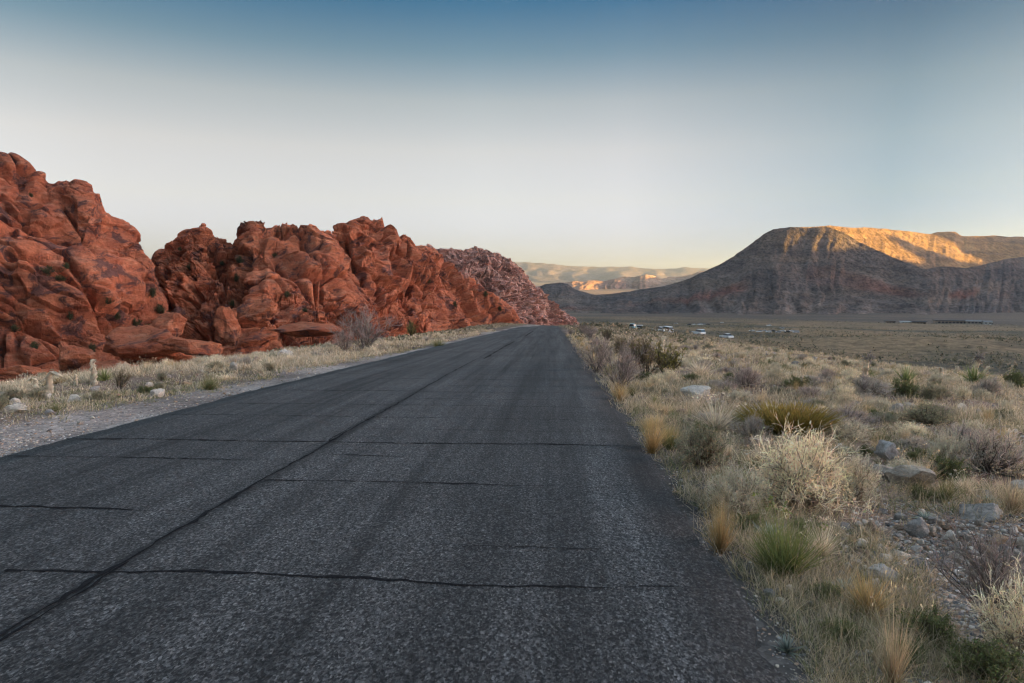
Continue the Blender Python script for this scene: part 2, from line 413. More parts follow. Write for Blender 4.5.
HILLS = []
def massif(name, label, sky, depth, base_px, lean, mat, npx, nt, blocks, amp, seed, dip=(0, 0), cracks=(), ridges=(), back=40.0, rough=1.0, rug0=0.0, bedh=3.2, bedamp=.9, but=(22.0, 40.0), butamp=4.0):
    """a rock hill: its crest line stands at depth(px); the front falls forward by lean metres to the ground; the back falls away"""
    px = np.linspace(sky[0][0], sky[-1][0], npx)
    cy = interp(sky, px); D = interp(depth, px)
    d = ray(px, cy)
    crest = d * D[:, None]; crest[:, 2] += EYE
    hd = hdir(px)
    hd[:, 2] = 0
    L = interp(lean, px)
    foot = crest - hd * L[:, None]
    foot[:, 2] = np.minimum(gz(foot[:, 0], foot[:, 1]) - 3.0, interp(base_px, px))
    tt = np.linspace(0, 1, nt)
    tb = np.linspace(1, 1.6, max(12, nt // 8))[1:]
    P = np.zeros((npx, nt + len(tb), 3))
    prof = 1 - (1 - tt) ** 1.35                                # rises steeply, rounds over at the crest
    horiz = tt ** 1.05
    for j, (a, b) in enumerate(zip(horiz, prof)):
        P[:, j, :2] = foot[:, :2] * (1 - a) + crest[:, :2] * a
        P[:, j, 2] = foot[:, 2] * (1 - b) + crest[:, 2] * b
    H = crest[:, 2] - foot[:, 2]
    for j, s in enumerate(tb):
        q = (s - 1) / .6
        P[:, nt + j, :2] = crest[:, :2] + hd[:, :2] * back * q
        P[:, nt + j, 2] = crest[:, 2] - (H + 6) * q ** 1.7
    N = grid_normals(P); s_ = np.sign(np.mean(N[:, :nt, 2])); N *= s_
    # bedding frame
    ca, sa = math.cos(dip[0]), math.sin(dip[0])
    right = ray(700, 278) - ray(300, 278); right[2] = 0; right /= np.linalg.norm(right)
    fw = np.array([-right[1], right[0], 0.0])
    e1 = right * ca + np.array([0, 0, -1]) * sa; e3 = np.cross(e1, fw); e3 = np.array([0, 0, 1]) * ca + right * sa
    Q = np.stack([P @ e1, P @ fw, P @ e3], -1)
    warp = np.stack([fbm(P / 9.0 + k * 31, 3, seed + k) for k in range(3)], -1)
    disp = np.zeros(P.shape[:2]); tint = np.ones(P.shape[:2])
    disp += fbm(P / 30.0, 2, seed + 9) * amp * 1.6
    # big buttresses with sharp crests, then fractured blocks with flat faces leaning each its own way
    rq = np.stack([Q[..., 0] / but[0], Q[..., 1] / but[0], Q[..., 2] / but[1]], -1) + warp * .25
    disp += butamp * (sstep(0, 1, 1 - np.abs(fbm(rq, 3, seed + 62)) * 2.6) - .55)
    gl_ = np.abs(fbm(rq * 1.7 + 9.1, 3, seed + 63))
    disp -= butamp * .75 * (1 - sstep(0, .10, gl_)) * sstep(-.3, .2, fbm(P / 24.0, 2, seed + 64) + rug0)
    rug = sstep(-.18, .30, fbm(P / 17.0, 3, seed + 60) + rug0)          # where the rock is broken up rather than smooth slab
    for k, (size, st, a, crack) in enumerate(blocks):
        q = (Q + warp * size * .22) / (size * np.array([st, 1.0, 1.0 / st]))
        f1, f2, cid, vc = worley(q, seed + 100 + k)
        e = f2 - f1
        cell = np.floor(cid * 9973.0)
        tx, ty, tz = (cell * .618) % 1.0 - .5, (cell * .377) % 1.0 - .5, (cell * .723) % 1.0 - .5
        m = 1.0 if k == 0 else (rug if k > 1 else .35 + .65 * rug)
        face = vc[..., 0] * tx + vc[..., 1] * ty + vc[..., 2] * tz              # a flat face, tilted its own way
        disp += a * m * (1.15 * (cid - .5) + 1.9 * face) * (.45 + .55 * sstep(0, .06, e))
        ck_ = (1 - sstep(0.0, .075, e)) * sstep(-.30, .15, fbm(P / (size * .9), 2, seed + 70 + k))
        disp -= crack * m * ck_
        tint *= 1 + (.34 if k < 2 else .20) * (cid - .5) * m
    bed = Q[..., 2] / bedh + warp[..., 2] * 1.0
    saw = np.mod(bed, 1.0)
    lay = np.floor(bed) * 12.9898
    disp += bedamp * (sstep(0, .85, saw) - sstep(.9, 1, saw) - .4) * (.5 + np.mod(np.sin(lay) * 43758.5, 1.0)) * sstep(-.25, .3, fbm(Q / 14.0, 2, seed + 61))
    tint *= 1 + .16 * (np.mod(np.sin(lay * 1.7) * 24634.6, 1.0) - .5)
    disp += fbm(P / 3.2, 5, seed + 50, .6) * .17 * rough
    disp += (1 - np.abs(fbm(np.stack([Q[..., 0] / 9, Q[..., 1] / 9, Q[..., 2] / 1.0], -1), 4, seed + 55)) * 2) * .34 * rough
    PX = np.broadcast_to(px[:, None], disp.shape)
    PYv = np.zeros_like(disp)
    dd = P - np.array([0, 0, EYE]); cc_ = dd @ _CM
    PYv = 341.5 + F * cc_[..., 1] / cc_[..., 2]
    wv = warp[..., 0] * 4 + warp[..., 1] * 2
    for (pts, wid, dep) in cracks:                              # named clefts, each with its own depth in metres
        pts = np.array(pts, float)
        best = np.full(disp.shape, 1e9); 
        for (x0, y0), (x1, y1) in zip(pts[:-1], pts[1:]):
            vx, vy = x1 - x0, y1 - y0
            u = np.clip(((PX + wv - x0) * vx + (PYv - y0) * vy) / (vx * vx + vy * vy), 0, 1)
            best = np.minimum(best, np.hypot(PX + wv - x0 - u * vx, PYv - y0 - u * vy))
        disp -= 1.7 * dep * np.exp(-(best / wid) ** 2)
    fade = np.ones(P.shape[1]); fade[:nt] = 1 - .45 * sstep(.78, 1.0, tt); fade[nt:] = .55
    P = P + N * (disp * fade)[..., None]
    ss = np.clip(tint, .58, 1.42)
    col = np.stack([ss, ss, ss], -1)
    o = add_mesh(name, P.reshape(-1, 3), grid_faces(npx, P.shape[1])[:, ::int(s_) if s_ else 1], mat, col=col.reshape(-1, 3), smooth=False)
    tag(o, label, 'rock hill', kind='structure')
    from mathutils.bvhtree import BVHTree
    k_ = 2; Q2 = P[::k_, ::k_]
    HILLS.append(BVHTree.FromPolygons([tuple(q) for q in Q2.reshape(-1, 3)], [tuple(int(i) for i in f) for f in grid_faces(*Q2.shape[:2])]))
    return o

# crest lines as (picture x, picture y) of the hill's edge, distances in metres
massif('red_rock_hill', 'steep red sandstone hill filling the left edge of the view', 
       [(-330, 150), (-200, 120), (-100, 128), (-40, 140), (0, 153), (15, 155), (30, 163), (42, 172), (55, 182), (75, 181), (90, 187), (98, 198), (107, 211), (120, 219), (132, 227), (140, 236), (146, 250), (151, 275), (158, 305), (168, 345), (178, 395)],
       [(-330, 108), (0, 118), (100, 122), (140, 124), (178, 118)], [(-330, -24), (178, -22)], [(-330, 55), (0, 45), (100, 38), (140, 30), (178, 12)],
       M_RED, 560, 330, [(19, 1.9, 1.6, 2.2), (8, 2.0, 1.0, 1.7), (3.4, 1.7, .70, 1.1), (1.5, 1.5, .40, .6), (.75, 1.3, .16, .25)], 1.0, 3, rug0=-.08, but=(48.0, 15.0), butamp=2.6, bedh=2.6, dip=(.42, 0),
       cracks=[([(0, 262), (30, 268), (60, 285), (120, 320)], 3.0, 1.6), ([(20, 235), (60, 262), (85, 300)], 3.5, 1.4), ([(60, 200), (75, 225), (110, 250)], 2.5, 1.2), ([(0, 200), (40, 225), (70, 238)], 2.5, 1.0), ([(0, 318), (40, 332), (70, 350)], 3.5, 1.8), ([(80, 300), (110, 330), (118, 352)], 3.5, 1.8), ([(140, 285), (150, 315), (140, 345)], 4.0, 2.2), ([(20, 360), (60, 352)], 3.0, 1.4)])
massif('red_rock_hill', 'broad jumbled red sandstone hill with a rounded left shoulder and smooth slab foot',
       [(128, 400), (138, 350), (146, 310), (152, 282), (157, 266), (160, 256), (165, 250), (180, 240), (187, 230), (203, 222), (213, 234), (228, 239), (237, 235), (243, 224), (252, 215), (262, 221), (280, 226), (300, 231), (314, 236), (324, 243), (333, 254), (342, 266), (352, 278), (362, 292), (380, 330), (392, 360)],
       [(128, 125), (157, 142), (250, 150), (392, 150)], [(128, -22), (392, -24)], [(128, 20), (157, 36), (250, 52), (330, 45), (392, 20)],
       M_RED2, 500, 330, [(15, 1.2, 2.2, 2.8), (6, 1.25, 1.7, 2.4), (2.7, 1.2, 1.0, 1.4), (1.3, 1.15, .45, .7), (.7, 1.2, .18, .3)], 1.0, 23, rug0=.06, but=(15.0, 44.0), butamp=4.2, dip=(-.25, 0),
       cracks=[([(188, 262), (176, 290), (160, 330)], 3.0, 1.6), ([(243, 255), (238, 285), (234, 325), (232, 350)], 4.0, 2.6), ([(275, 262), (290, 290), (315, 315)], 3.0, 1.5), ([(262, 318), (272, 330), (262, 338)], 2.0, 1.2), ([(210, 250), (222, 282), (215, 318)], 3.0, 1.6), ([(300, 245), (318, 280), (322, 312)], 2.5, 1.2)])
massif('red_rock_hill', 'smooth orange red sandstone dome split by upright clefts beside the grey bush',
       [(310, 330), (318, 296), (325, 272), (331, 252), (336, 236), (342, 226), (352, 219), (364, 215), (376, 223), (394, 235), (412, 240), (425, 247), (436, 255), (450, 265), (470, 280), (492, 296), (512, 314), (524, 330)],
       [(310, 165), (350, 178), (430, 200), (524, 235)], [(310, -26), (524, -27)], [(310, 24), (350, 42), (430, 55), (524, 30)],
       M_RED2, 400, 240, [(22, 1.5, 1.5, 2.2), (9, 1.6, .9, 1.7), (4.0, 1.4, .55, 1.0), (1.6, 1.3, .32, .5), (.8, 1.2, .15, .22)], 1.0, 43, rug0=-.14, but=(15.0, 52.0), butamp=4.4, dip=(.5, 0),
       cracks=[([(330, 240), (334, 280), (336, 306)], 2.8, 3.6), ([(346, 300), (352, 318)], 2.0, 1.8), ([(392, 258), (420, 272), (440, 286)], 2.4, 1.0), ([(345, 245), (354, 270), (353, 282)], 2.0, 2.0), ([(361, 282), (360, 308)], 1.6, 2.2), ([(378, 280), (372, 310)], 1.6, 2.0), ([(408, 315), (414, 303)], 1.6, 1.4), ([(410, 275), (430, 284)], 2.2, 1.2)])
massif('red_rock_hill', 'paler pinkish rubbly sandstone ridge running down behind the road crest',
       [(405, 262), (415, 252), (428, 247), (445, 246), (470, 247), (490, 252), (502, 256), (510, 261), (522, 274), (535, 288), (550, 302), (565, 313), (577, 321), (588, 330)],
       [(405, 300), (440, 310), (510, 340), (588, 420)], [(405, -30), (588, -36)], [(405, 60), (510, 70), (588, 40)],
       M_PINK, 300, 200, [(15, 1.5, 1.6, 2.4), (6.5, 1.5, 1.9, 2.2), (3.2, 1.3, 1.7, 1.6)], 1.2, 63, rug0=.4, bedh=7, but=(40.0, 22.0), butamp=2.8, dip=(.6, 0), rough=1.6,
       cracks=[([(470, 297), (462, 318)], 2.0, 3.0), ([(484, 290), (502, 310)], 2.0, 2.5)])
# ------------------------------------------------------------------ plant building
def unit(v): return v / (np.linalg.norm(v, axis=-1, keepdims=True) + 1e-9)

def cone_dirs(n, lo, hi, r):
    th = np.radians(r.uniform(lo, hi, n)); ph = r.uniform(0, 2 * np.pi, n)
    return np.stack([np.sin(th) * np.cos(ph), np.sin(th) * np.sin(ph), np.cos(th)], -1)

def paths(base, d, length, K, jit, droop, r):
    """grow n bent shoots of K points; droop > 0 bends them over, < 0 turns them upward"""
    n = len(base); P = np.zeros((n, K, 3)); P[:, 0] = base; d = d.copy()
    for k in range(1, K):
        d = unit(d + r.normal(0, jit, (n, 3)) + np.array([0, 0, -1.0]) * np.asarray(droop).reshape(-1, 1) / K)
        P[:, k] = P[:, k - 1] + d * (np.asarray(length) / (K - 1)).reshape(-1, 1)
    return P

def tubes(P, r0, r1):
    n, K, _ = P.shape
    t = unit(np.gradient(P, axis=1)); ref = np.where(np.abs(t[..., 2:3]) > .9, np.array([1., 0, 0]), np.array([0, 0, 1.]))
    u = unit(np.cross(t, ref)); v = np.cross(t, u)
    rr = (np.asarray(r0).reshape(-1, 1) * np.linspace(1, 0, K) + np.asarray(r1).reshape(-1, 1) * np.linspace(0, 1, K))[..., None]
    ring = np.stack([P + rr * (math.cos(a) * u + math.sin(a) * v) for a in (0, 2.094, 4.189)], 2)     # n,K,3,3
    idx = np.arange(n * K * 3).reshape(n, K, 3)
    f = [np.stack([idx[:, :-1, j], idx[:, :-1, (j + 1) % 3], idx[:, 1:, (j + 1) % 3], idx[:, 1:, j]], -1).reshape(-1, 4) for j in range(3)]
    return ring.reshape(-1, 3), np.concatenate(f), 3

def ribbons(P, w0, r, taper=1.0):
    n, K, _ = P.shape
    t = unit(np.gradient(P, axis=1)); side = unit(np.cross(t, unit(r.normal(0, 1, (n, 1, 3)))))
    ww = (np.asarray(w0).reshape(-1, 1) * (1 - np.linspace(0, 1, K) ** 1.5 * .92 * taper))[..., None]
    q = np.stack([P - side * ww / 2, P + side * ww / 2], 2)
    idx = np.arange(n * K * 2).reshape(n, K, 2)
    f = np.stack([idx[:, :-1, 0], idx[:, :-1, 1], idx[:, 1:, 1], idx[:, 1:, 0]], -1).reshape(-1, 4)
    return q.reshape(-1, 3), f, 2

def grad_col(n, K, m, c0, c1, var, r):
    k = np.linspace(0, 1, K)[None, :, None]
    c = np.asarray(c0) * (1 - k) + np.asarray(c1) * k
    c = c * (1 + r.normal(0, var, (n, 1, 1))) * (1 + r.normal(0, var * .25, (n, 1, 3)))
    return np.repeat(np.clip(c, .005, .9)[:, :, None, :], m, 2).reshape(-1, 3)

def leaves(pts, size, c, var, r, up=.4):
    n = len(pts); a = unit(r.normal(0, 1, (n, 3)) + np.array([0, 0, up])); b = unit(np.cross(a, r.normal(0, 1, (n, 3))))
    L = (size * r.uniform(.6, 1.4, n))[:, None]
    q = np.stack([pts, pts + a * L * .5 + b * L * .28, pts + a * L, pts + a * L * .5 - b * L * .28], 1)
    f = np.arange(n * 4).reshape(n, 4)
    col = np.asarray(c) * (1 + r.normal(0, var, (n, 1))) * (1 + r.normal(0, var * .3, (n, 3)))
    return q.reshape(-1, 3), f, np.repeat(np.clip(col, .005, .9), 4, 0)

class Acc:
    def __init__(s): s.v, s.f, s.c, s.n = [], [], [], 0
    def add(s, v, f, c): s.v.append(v); s.f.append(f + s.n); s.c.append(c); s.n += len(v)
    def mesh(s, name, mat, smooth=False):
        return add_mesh(name, np.concatenate(s.v), np.concatenate(s.f), mat, col=np.concatenate(s.c), smooth=smooth, link=False)

M_PLANT = mat_plant('plant_fibre')
M_LEAF = mat_plant('plant_leaf', .22)

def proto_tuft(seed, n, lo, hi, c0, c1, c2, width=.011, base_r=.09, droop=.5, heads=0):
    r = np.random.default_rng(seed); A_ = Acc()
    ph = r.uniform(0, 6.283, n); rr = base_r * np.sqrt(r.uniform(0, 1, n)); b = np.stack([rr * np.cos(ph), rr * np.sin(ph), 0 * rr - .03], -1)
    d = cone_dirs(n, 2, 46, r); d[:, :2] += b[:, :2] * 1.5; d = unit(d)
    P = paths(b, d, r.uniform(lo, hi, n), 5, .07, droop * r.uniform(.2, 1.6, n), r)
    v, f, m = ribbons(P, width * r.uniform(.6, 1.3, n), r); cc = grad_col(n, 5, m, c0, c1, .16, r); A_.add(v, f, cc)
    k = n // 3                                                        # curled older growth low down
    ph = r.uniform(0, 6.283, k); b = np.stack([base_r * .9 * np.cos(ph), base_r * .9 * np.sin(ph), 0 * ph], -1)
    P = paths(b, cone_dirs(k, 25, 80, r), r.uniform(.25, .6, k), 4, .16, r.uniform(.2, 1.4, k), r)
    v, f, m = ribbons(P, width * r.uniform(.6, 1.2, k), r); A_.add(v, f, grad_col(k, 4, m, c0, c2, .2, r))
    if heads:
        P = paths(np.zeros((heads, 3)), cone_dirs(heads, 3, 30, r), r.uniform(.95, 1.25, heads), 6, .05, .5, r)
        v, f, m = ribbons(P, width * .6, r, .4); A_.add(v, f, grad_col(heads, 6, m, c1, c1, .1, r))
        tip = np.repeat(P[:, -1], 5, 0) + r.normal(0, .025, (heads * 5, 3)); v, f, c = leaves(tip, .05, c1, .15, r); A_.add(v, f, c)
    return [('bunchgrass', A_.mesh('bunchgrass', M_PLANT))]

def proto_shrub(seed, n0, n1, n2, lo, hi, cw, ct, cl=None, nleaf=0, leaf=.05, spread=(8, 80), droop=-.3, tr=.006, dome=True, jit=.16, lr=.5):
    """woody stems, fine twigs and, for the leafy kinds, foliage"""
    r = np.random.default_rng(seed)
    d0 = cone_dirs(n0, *spread, r)
    ln = r.uniform(lo, hi, n0)
    if dome: ln = ln * (1 - .42 * (np.degrees(np.arccos(np.clip(d0[:, 2], -1, 1))) / 90) * 0 - .25 * d0[:, 2] * 0)
    b = np.stack([r.normal(0, .05, n0), r.normal(0, .05, n0), np.full(n0, -.03)], -1)
    P0 = paths(b, d0, ln * .85, 6, jit, droop, r)
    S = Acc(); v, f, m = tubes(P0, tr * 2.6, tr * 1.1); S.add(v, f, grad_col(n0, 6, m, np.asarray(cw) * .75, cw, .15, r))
    def kids(P, n, lmul, a):
        i = r.integers(0, len(P), n); t = r.uniform(.25, 1, n) * (P.shape[1] - 1.001); k = t.astype(int); fr = (t - k)[:, None]
        q = P[i, k] * (1 - fr) + P[i, k + 1] * fr; dd = unit(P[i, k + 1] - P[i, k])
        d = unit(dd + r.normal(0, a, (n, 3)) + np.array([0, 0, .25])); 
        return q, d, r.uniform(.5, 1.1, n) * lmul
    q, d, l = kids(P0, n1, .34 * hi, .55); P1 = paths(q, d, l, 4, jit * 1.1, droop * .6, r)
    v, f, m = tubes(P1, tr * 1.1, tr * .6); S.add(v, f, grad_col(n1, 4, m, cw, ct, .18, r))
    q, d, l = kids(P1, n2, .17 * hi, .7); P2 = paths(q, d, l, 3, jit * 1.4, droop * .3, r)
    T = Acc(); v, f, m = tubes(P2, tr * .62, tr * .35); T.add(v, f, grad_col(n2, 3, m, ct, np.asarray(ct) * 1.12, .2, r))
    out = [('branches', S.mesh('branches', M_PLANT)), ('twigs', T.mesh('twigs', M_PLANT))]
    if nleaf:
        i = r.integers(0, n2, nleaf); k = r.uniform(0, 1, nleaf)[:, None]; pts = P2[i, 0] * (1 - k) + P2[i, -1] * k + r.normal(0, .012, (nleaf, 3))
        L = Acc(); L.add(*leaves(pts, leaf, cl, .22, r)); out.append(('foliage', L.mesh('foliage', M_LEAF)))
    return out

def proto_golden(seed, c0, c1):
    r = np.random.default_rng(seed); n = 900; A_ = Acc()
    ph = r.uniform(0, 6.283, n); rr = .30 * np.sqrt(r.uniform(0, 1, n)); b = np.stack([rr * np.cos(ph), rr * np.sin(ph), 0 * rr - .03], -1)
    d = unit(np.stack([b[:, 0] * 1.9 + r.normal(0, .12, n), b[:, 1] * 1.9 + r.normal(0, .12, n), np.ones(n)], -1))
    P = paths(b, d, r.uniform(.7, 1.08, n) * (1 - .9 * rr ** 2), 5, .06, .15, r)
    v, f, m = tubes(P, .007, .004); A_.add(v, f, grad_col(n, 5, m, c0, c1, .16, r))
    return [('bunchgrass', A_.mesh('bunchgrass', M_PLANT))]

def proto_spikes(seed, n, c0, c1, lo=.6, hi=1.0, w=.05, spread=(3, 85), z0=0.0, rad_=.05):
    r = np.random.default_rng(seed); A_ = Acc()
    b = np.stack([r.normal(0, rad_, n), r.normal(0, rad_, n), np.full(n, z0)], -1)
    P = paths(b, cone_dirs(n, *spread, r), r.uniform(lo, hi, n), 5, .03, .25, r)
    v, f, m = ribbons(P, w * r.uniform(.7, 1.2, n), r); A_.add(v, f, grad_col(n, 5, m, c0, c1, .14, r)); return A_

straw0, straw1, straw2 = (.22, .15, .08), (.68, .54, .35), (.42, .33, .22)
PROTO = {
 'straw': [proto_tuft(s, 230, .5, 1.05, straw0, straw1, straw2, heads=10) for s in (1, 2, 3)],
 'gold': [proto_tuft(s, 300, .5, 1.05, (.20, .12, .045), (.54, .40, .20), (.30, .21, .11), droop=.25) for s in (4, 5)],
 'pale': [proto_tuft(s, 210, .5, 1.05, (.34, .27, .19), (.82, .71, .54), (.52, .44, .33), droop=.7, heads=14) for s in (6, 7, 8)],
 'green': [proto_tuft(s, 420, .45, 1.0, (.06, .078, .025), (.20, .22, .08), (.42, .32, .17), base_r=.2, width=.014, droop=.2, heads=12) for s in (9, 10)],
 'greentuft': [proto_tuft(s, 200, .45, 1.0, (.08, .08, .03), (.24, .23, .10), (.26, .2, .12), base_r=.14, width=.013, droop=.4) for s in (11, 12)],
 'golden': [proto_golden(s, (.075, .068, .02), (.40, .30, .085)) for s in (13, 14)],
 'grey': [proto_shrub(s, 60, 420, 2100, .55, .95, (.21, .18, .155), (.48, .43, .38)) for s in (21, 22, 23)],
 'purple': [proto_shrub(s, 70, 460, 2300, .55, .95, (.19, .16, .15), (.42, .36, .335), tr=.0045) for s in (24, 25)],
 'cream': [proto_shrub(s, 90, 620, 3600, .6, 1.0, (.26, .21, .16), (.74, .67, .54), (.46, .42, .31), 1300, .04, jit=.28, tr=.0040) for s in (26, 27, 28)],
 'sage': [proto_shrub(s, 55, 360, 1400, .55, .95, (.15, .12, .09), (.30, .26, .19), (.27, .265, .175), 3200, .045) for s in (29, 30, 31)],
 'leafy': [proto_shrub(s, 50, 300, 1100, .5, .9, (.12, .10, .07), (.22, .20, .12), (.13, .145, .06), 4200, .05) for s in (32, 33)],
 'cleft': [proto_shrub(s, 30, 200, 800, .5, .9, (.08, .065, .05), (.12, .11, .07), (.075, .08, .04), 2600, .06) for s in (51, 52)],
 'creosote': [proto_shrub(s, 16, 130, 620, .6, 1.0, (.075, .06, .05), (.13, .11, .07), (.23, .205, .06), 1500, .05, spread=(4, 46), droop=-.1, dome=False, tr=.007) for s in (34, 35)],
 'dark': [proto_shrub(s, 16, 130, 600, .65, 1.0, (.10, .08, .065), (.20, .155, .12), (.20, .17, .065), 600, .045, spread=(4, 50), droop=-.1, tr=.006) for s in (36, 37)],
 'bare': [proto_shrub(s, 26, 200, 900, .7, 1.05, (.20, .165, .15), (.37, .315, .29), spread=(4, 60), droop=-.15, tr=.0042) for s in (38, 39)],
}
PROTO['stalk'] = [[('grass_stalks', proto_spikes(41, 9, (.28, .22, .13), (.50, .42, .28), .8, 1.15, .016, (2, 24), 0, .12).mesh('grass_stalks', M_PLANT))]]
PROTO['silver'] = [[('rosette_plant', proto_spikes(42, 90, (.17, .19, .15), (.36, .40, .36), .35, .8, .09, (3, 80), 0, .05).mesh('rosette_plant', M_PLANT))]]
PROTO['yucca'] = [[('yucca', proto_spikes(s, 120, (.09, .11, .04), (.24, .27, .11), .6, 1.0, .035, (2, 80), .05, .05).mesh('yucca', M_PLANT))] for s in (43, 44)]

def put(kind, x, y, h, w, label, cat, group=None, name=None, var=None, z=None, rz=None):
    """one plant standing at x, y: h metres tall, w metres wide"""
    ps = PROTO[kind]; p = ps[(var if var is not None else random.randrange(len(ps))) % len(ps)]
    z = float(gz(x, y)) if z is None else z
    rz = random.uniform(0, 6.28) if rz is None else rz
    nm = name or {'straw': 'bunchgrass', 'gold': 'bunchgrass', 'pale': 'bunchgrass', 'green': 'bunchgrass', 'greentuft': 'bunchgrass', 'golden': 'bunchgrass', 'stalk': 'grass_stalks', 'silver': 'rosette_plant', 'yucca': 'yucca', 'creosote': 'creosote_bush'}.get(kind, 'shrub')
    wf = {'golden': 1.0, 'yucca': .75, 'silver': .8, 'stalk': .8, 'creosote': .85, 'dark': .8, 'bare': .75}.get(kind, .8 if len(p) == 1 else .62)
    sc_ = (w * wf, w * wf, h * (1.12 if len(p) > 1 else 1.0))
    if len(p) == 1:
        o = bpy.data.objects.new(nm, p[0][1]); COL.objects.link(o); o.location = (x, y, z); o.rotation_euler = (0, 0, rz); o.scale = sc_
    else:
        o = empty(nm, (x, y, z), rz, sc_)
        for pn, me in p:
            c_ = bpy.data.objects.new(pn, me); COL.objects.link(c_); c_.parent = o
    return tag(o, label, cat, group)

TAKEN = []
def put_px(kind, px, py, hpx, wpx, label, cat, dmax=70.0, dist=None, **kw):
    if dist is None: x, y, z, s = ground_at(px, py, dmax)
    else:
        d = ray(px, py) * dist; x, y = float(d[0]), float(d[1]); s = dist
    k = s / F
    TAKEN.append((x, y, wpx * k * .45))
    return put(kind, x, y, hpx * k * 1.05, wpx * k * 1.0, label, cat, **kw)

# ------------------------------------------------------------------ stones
def stone_mesh(seed, sub=3, flat=.7, cuts=9, name='stone'):
    import bmesh
    bm = bmesh.new(); bmesh.ops.create_icosphere(bm, subdivisions=sub, radius=1.0)
    v = np.array([q.co[:] for q in bm.verts]); f = np.array([[q.index for q in p.verts] for p in bm.faces]); bm.free()
    r = np.random.default_rng(seed)
    for _ in range(cuts):
        nrm = unit(r.normal(0, 1, 3)); h = r.uniform(.38, .8); dd = v @ nrm - h
        v = v - np.clip(dd, 0, None)[:, None] * nrm * .92
    v *= 1 + .20 * fbm(v * 1.9 + seed, 3, seed)[:, None] + .09 * fbm(v * 6 + seed, 3, seed)[:, None]
    v[:, 0] *= r.uniform(.9, 1.1); v[:, 2] *= flat
    m = np.abs(v).max(0); v /= m
    return v, f
def stone_mat(name, c, c2):
    t = NT(name); v = t.coords(); r = t.rand()
    col = t.mix(t.ramp(t.noise(v, 1.6, 6, .65), [(.38, 0.0), (.62, 1.0)]), c, c2)
    col = t.mix(1.0, col, t.ramp(t.noise(v, 7, 5, .7), [(.3, .6), (.5, 1.0), (.7, 1.3)]), 'MULTIPLY')
    col = t.mix(1.0, col, t.ramp(r, [(0, (.62, .62, .64)), (.5, (1, .97, .93)), (1, (1.35, 1.25, 1.12))]), 'MULTIPLY')
    t.bump(t.noise(v, 9, 5, .7), .6, .05)
    return t.out(col, .9, .2)
SM = {'grey': stone_mat('grey_limestone', (.40, .355, .31), (.26, .23, .205)), 'tan': stone_mat('tan_sandstone', (.44, .32, .22), (.31, .21, .15)),
      'pale': stone_mat('pale_limestone', (.60, .55, .49), (.44, .39, .34)), 'slate': stone_mat('blue_grey_rock', (.19, .185, .185), (.30, .285, .275)), 'red': stone_mat('red_sandstone_block', (.46, .14, .06), (.33, .09, .045))}
STONES = {k: [] for k in SM}
for k in SM:
    for j in range(5):
        vv, ff = stone_mesh(700 + j * 13 + sum(map(ord, k)), 4, 1.0, 8 + 3 * j); STONES[k].append(add_mesh('stone', vv, ff, SM[k], link=False, smooth=(j != 3)))
def stone(kind, x, y, w, h, label, cat='stone', group=None, name='stone', depth=None, rz=None, sink=.3, var=None, tilt=.15):
    me = STONES[kind][(var if var is not None else random.randrange(5)) % 5]
    o = bpy.data.objects.new(name, me); COL.objects.link(o)
    o.scale = (w / 2, (depth or w * random.uniform(.6, .95)) / 2, h / 2 / (1 - sink * .6))
    o.location = (x, y, float(gz(x, y)) + h / 2 * (1 - sink * 1.1)); o.rotation_euler = (random.uniform(-tilt, tilt), random.uniform(-tilt, tilt), random.uniform(0, 6.28) if rz is None else rz)
    return tag(o, label, cat, group)
def stone_px(kind, px, py, wpx, hpx, label, dmax=60, **kw):
    x, y, z, s = ground_at(px, py, dmax); k = s / F; TAKEN.append((x, y, wpx * k * .5))
    return stone(kind, x, y, wpx * k, hpx * k, label, **kw)
# ------------------------------------------------------------------ plants of the right verge, each where it grows
SH, BG = 'shrub', 'grass tuft'
put_px('gold', 652, 453, 46, 36, 'straw-coloured bunchgrass standing alone against the edge of the asphalt', BG, var=0)
put_px('gold', 620, 402, 24, 26, 'small straw tuft at the asphalt edge under the bare purple bush', BG, var=1)
put_px('bare', 620, 390, 44, 46, 'bare purple-grey bush leaning over the road edge behind a straw tuft', SH, var=0)
put_px('bare', 596, 372, 34, 40, 'bare purple-grey bush at the roadside halfway to the crest', SH, var=1)
put_px('dark', 645, 380, 44, 34, 'tall dark twiggy bush between the bare bush and the olive creosote', SH, var=0)
put_px('creosote', 665, 376, 32, 36, 'olive yellow creosote bush rising above the dry grass', SH, var=0)
put_px('purple', 746, 386, 24, 44, 'low purple-grey mound in the open grass beyond the white boulder', SH)
put_px('leafy', 797, 387, 12, 34, 'small dark green cushion on the slope edge right of the purple mound', SH)
put_px('golden', 786, 434, 30, 64, 'golden-green dome of upright stems, brightest plant on the slope', BG, var=0)
put_px('grey', 752, 440, 26, 46, 'dark grey dome touching the left side of the golden plant', SH, var=0)
put_px('sage', 702, 464, 42, 74, 'loose grey-green bush right of the lone straw bunchgrass', SH, var=0)
put_px('pale', 716, 430, 34, 64, 'whitish dry grass clump above the grey-green bush', BG, var=0)
put_px('pale', 700, 376, 20, 44, 'pale dry grass clump beside the creosote bush', BG, var=1)
put_px('cream', 800, 506, 78, 128, 'largest cream-coloured tangle of twigs, filling the middle of the verge', SH, var=0)
put_px('cream', 735, 512, 48, 70, 'cream twiggy bush between the big tangle and the asphalt', SH, var=1)
put_px('cream', 850, 500, 50, 66, 'smaller cream tangle on the right side of the big one', SH, var=2)
put_px('green', 783, 572, 66, 86, 'green-hearted bunchgrass with tawny tips at the foot of the cream tangle', BG, var=0)
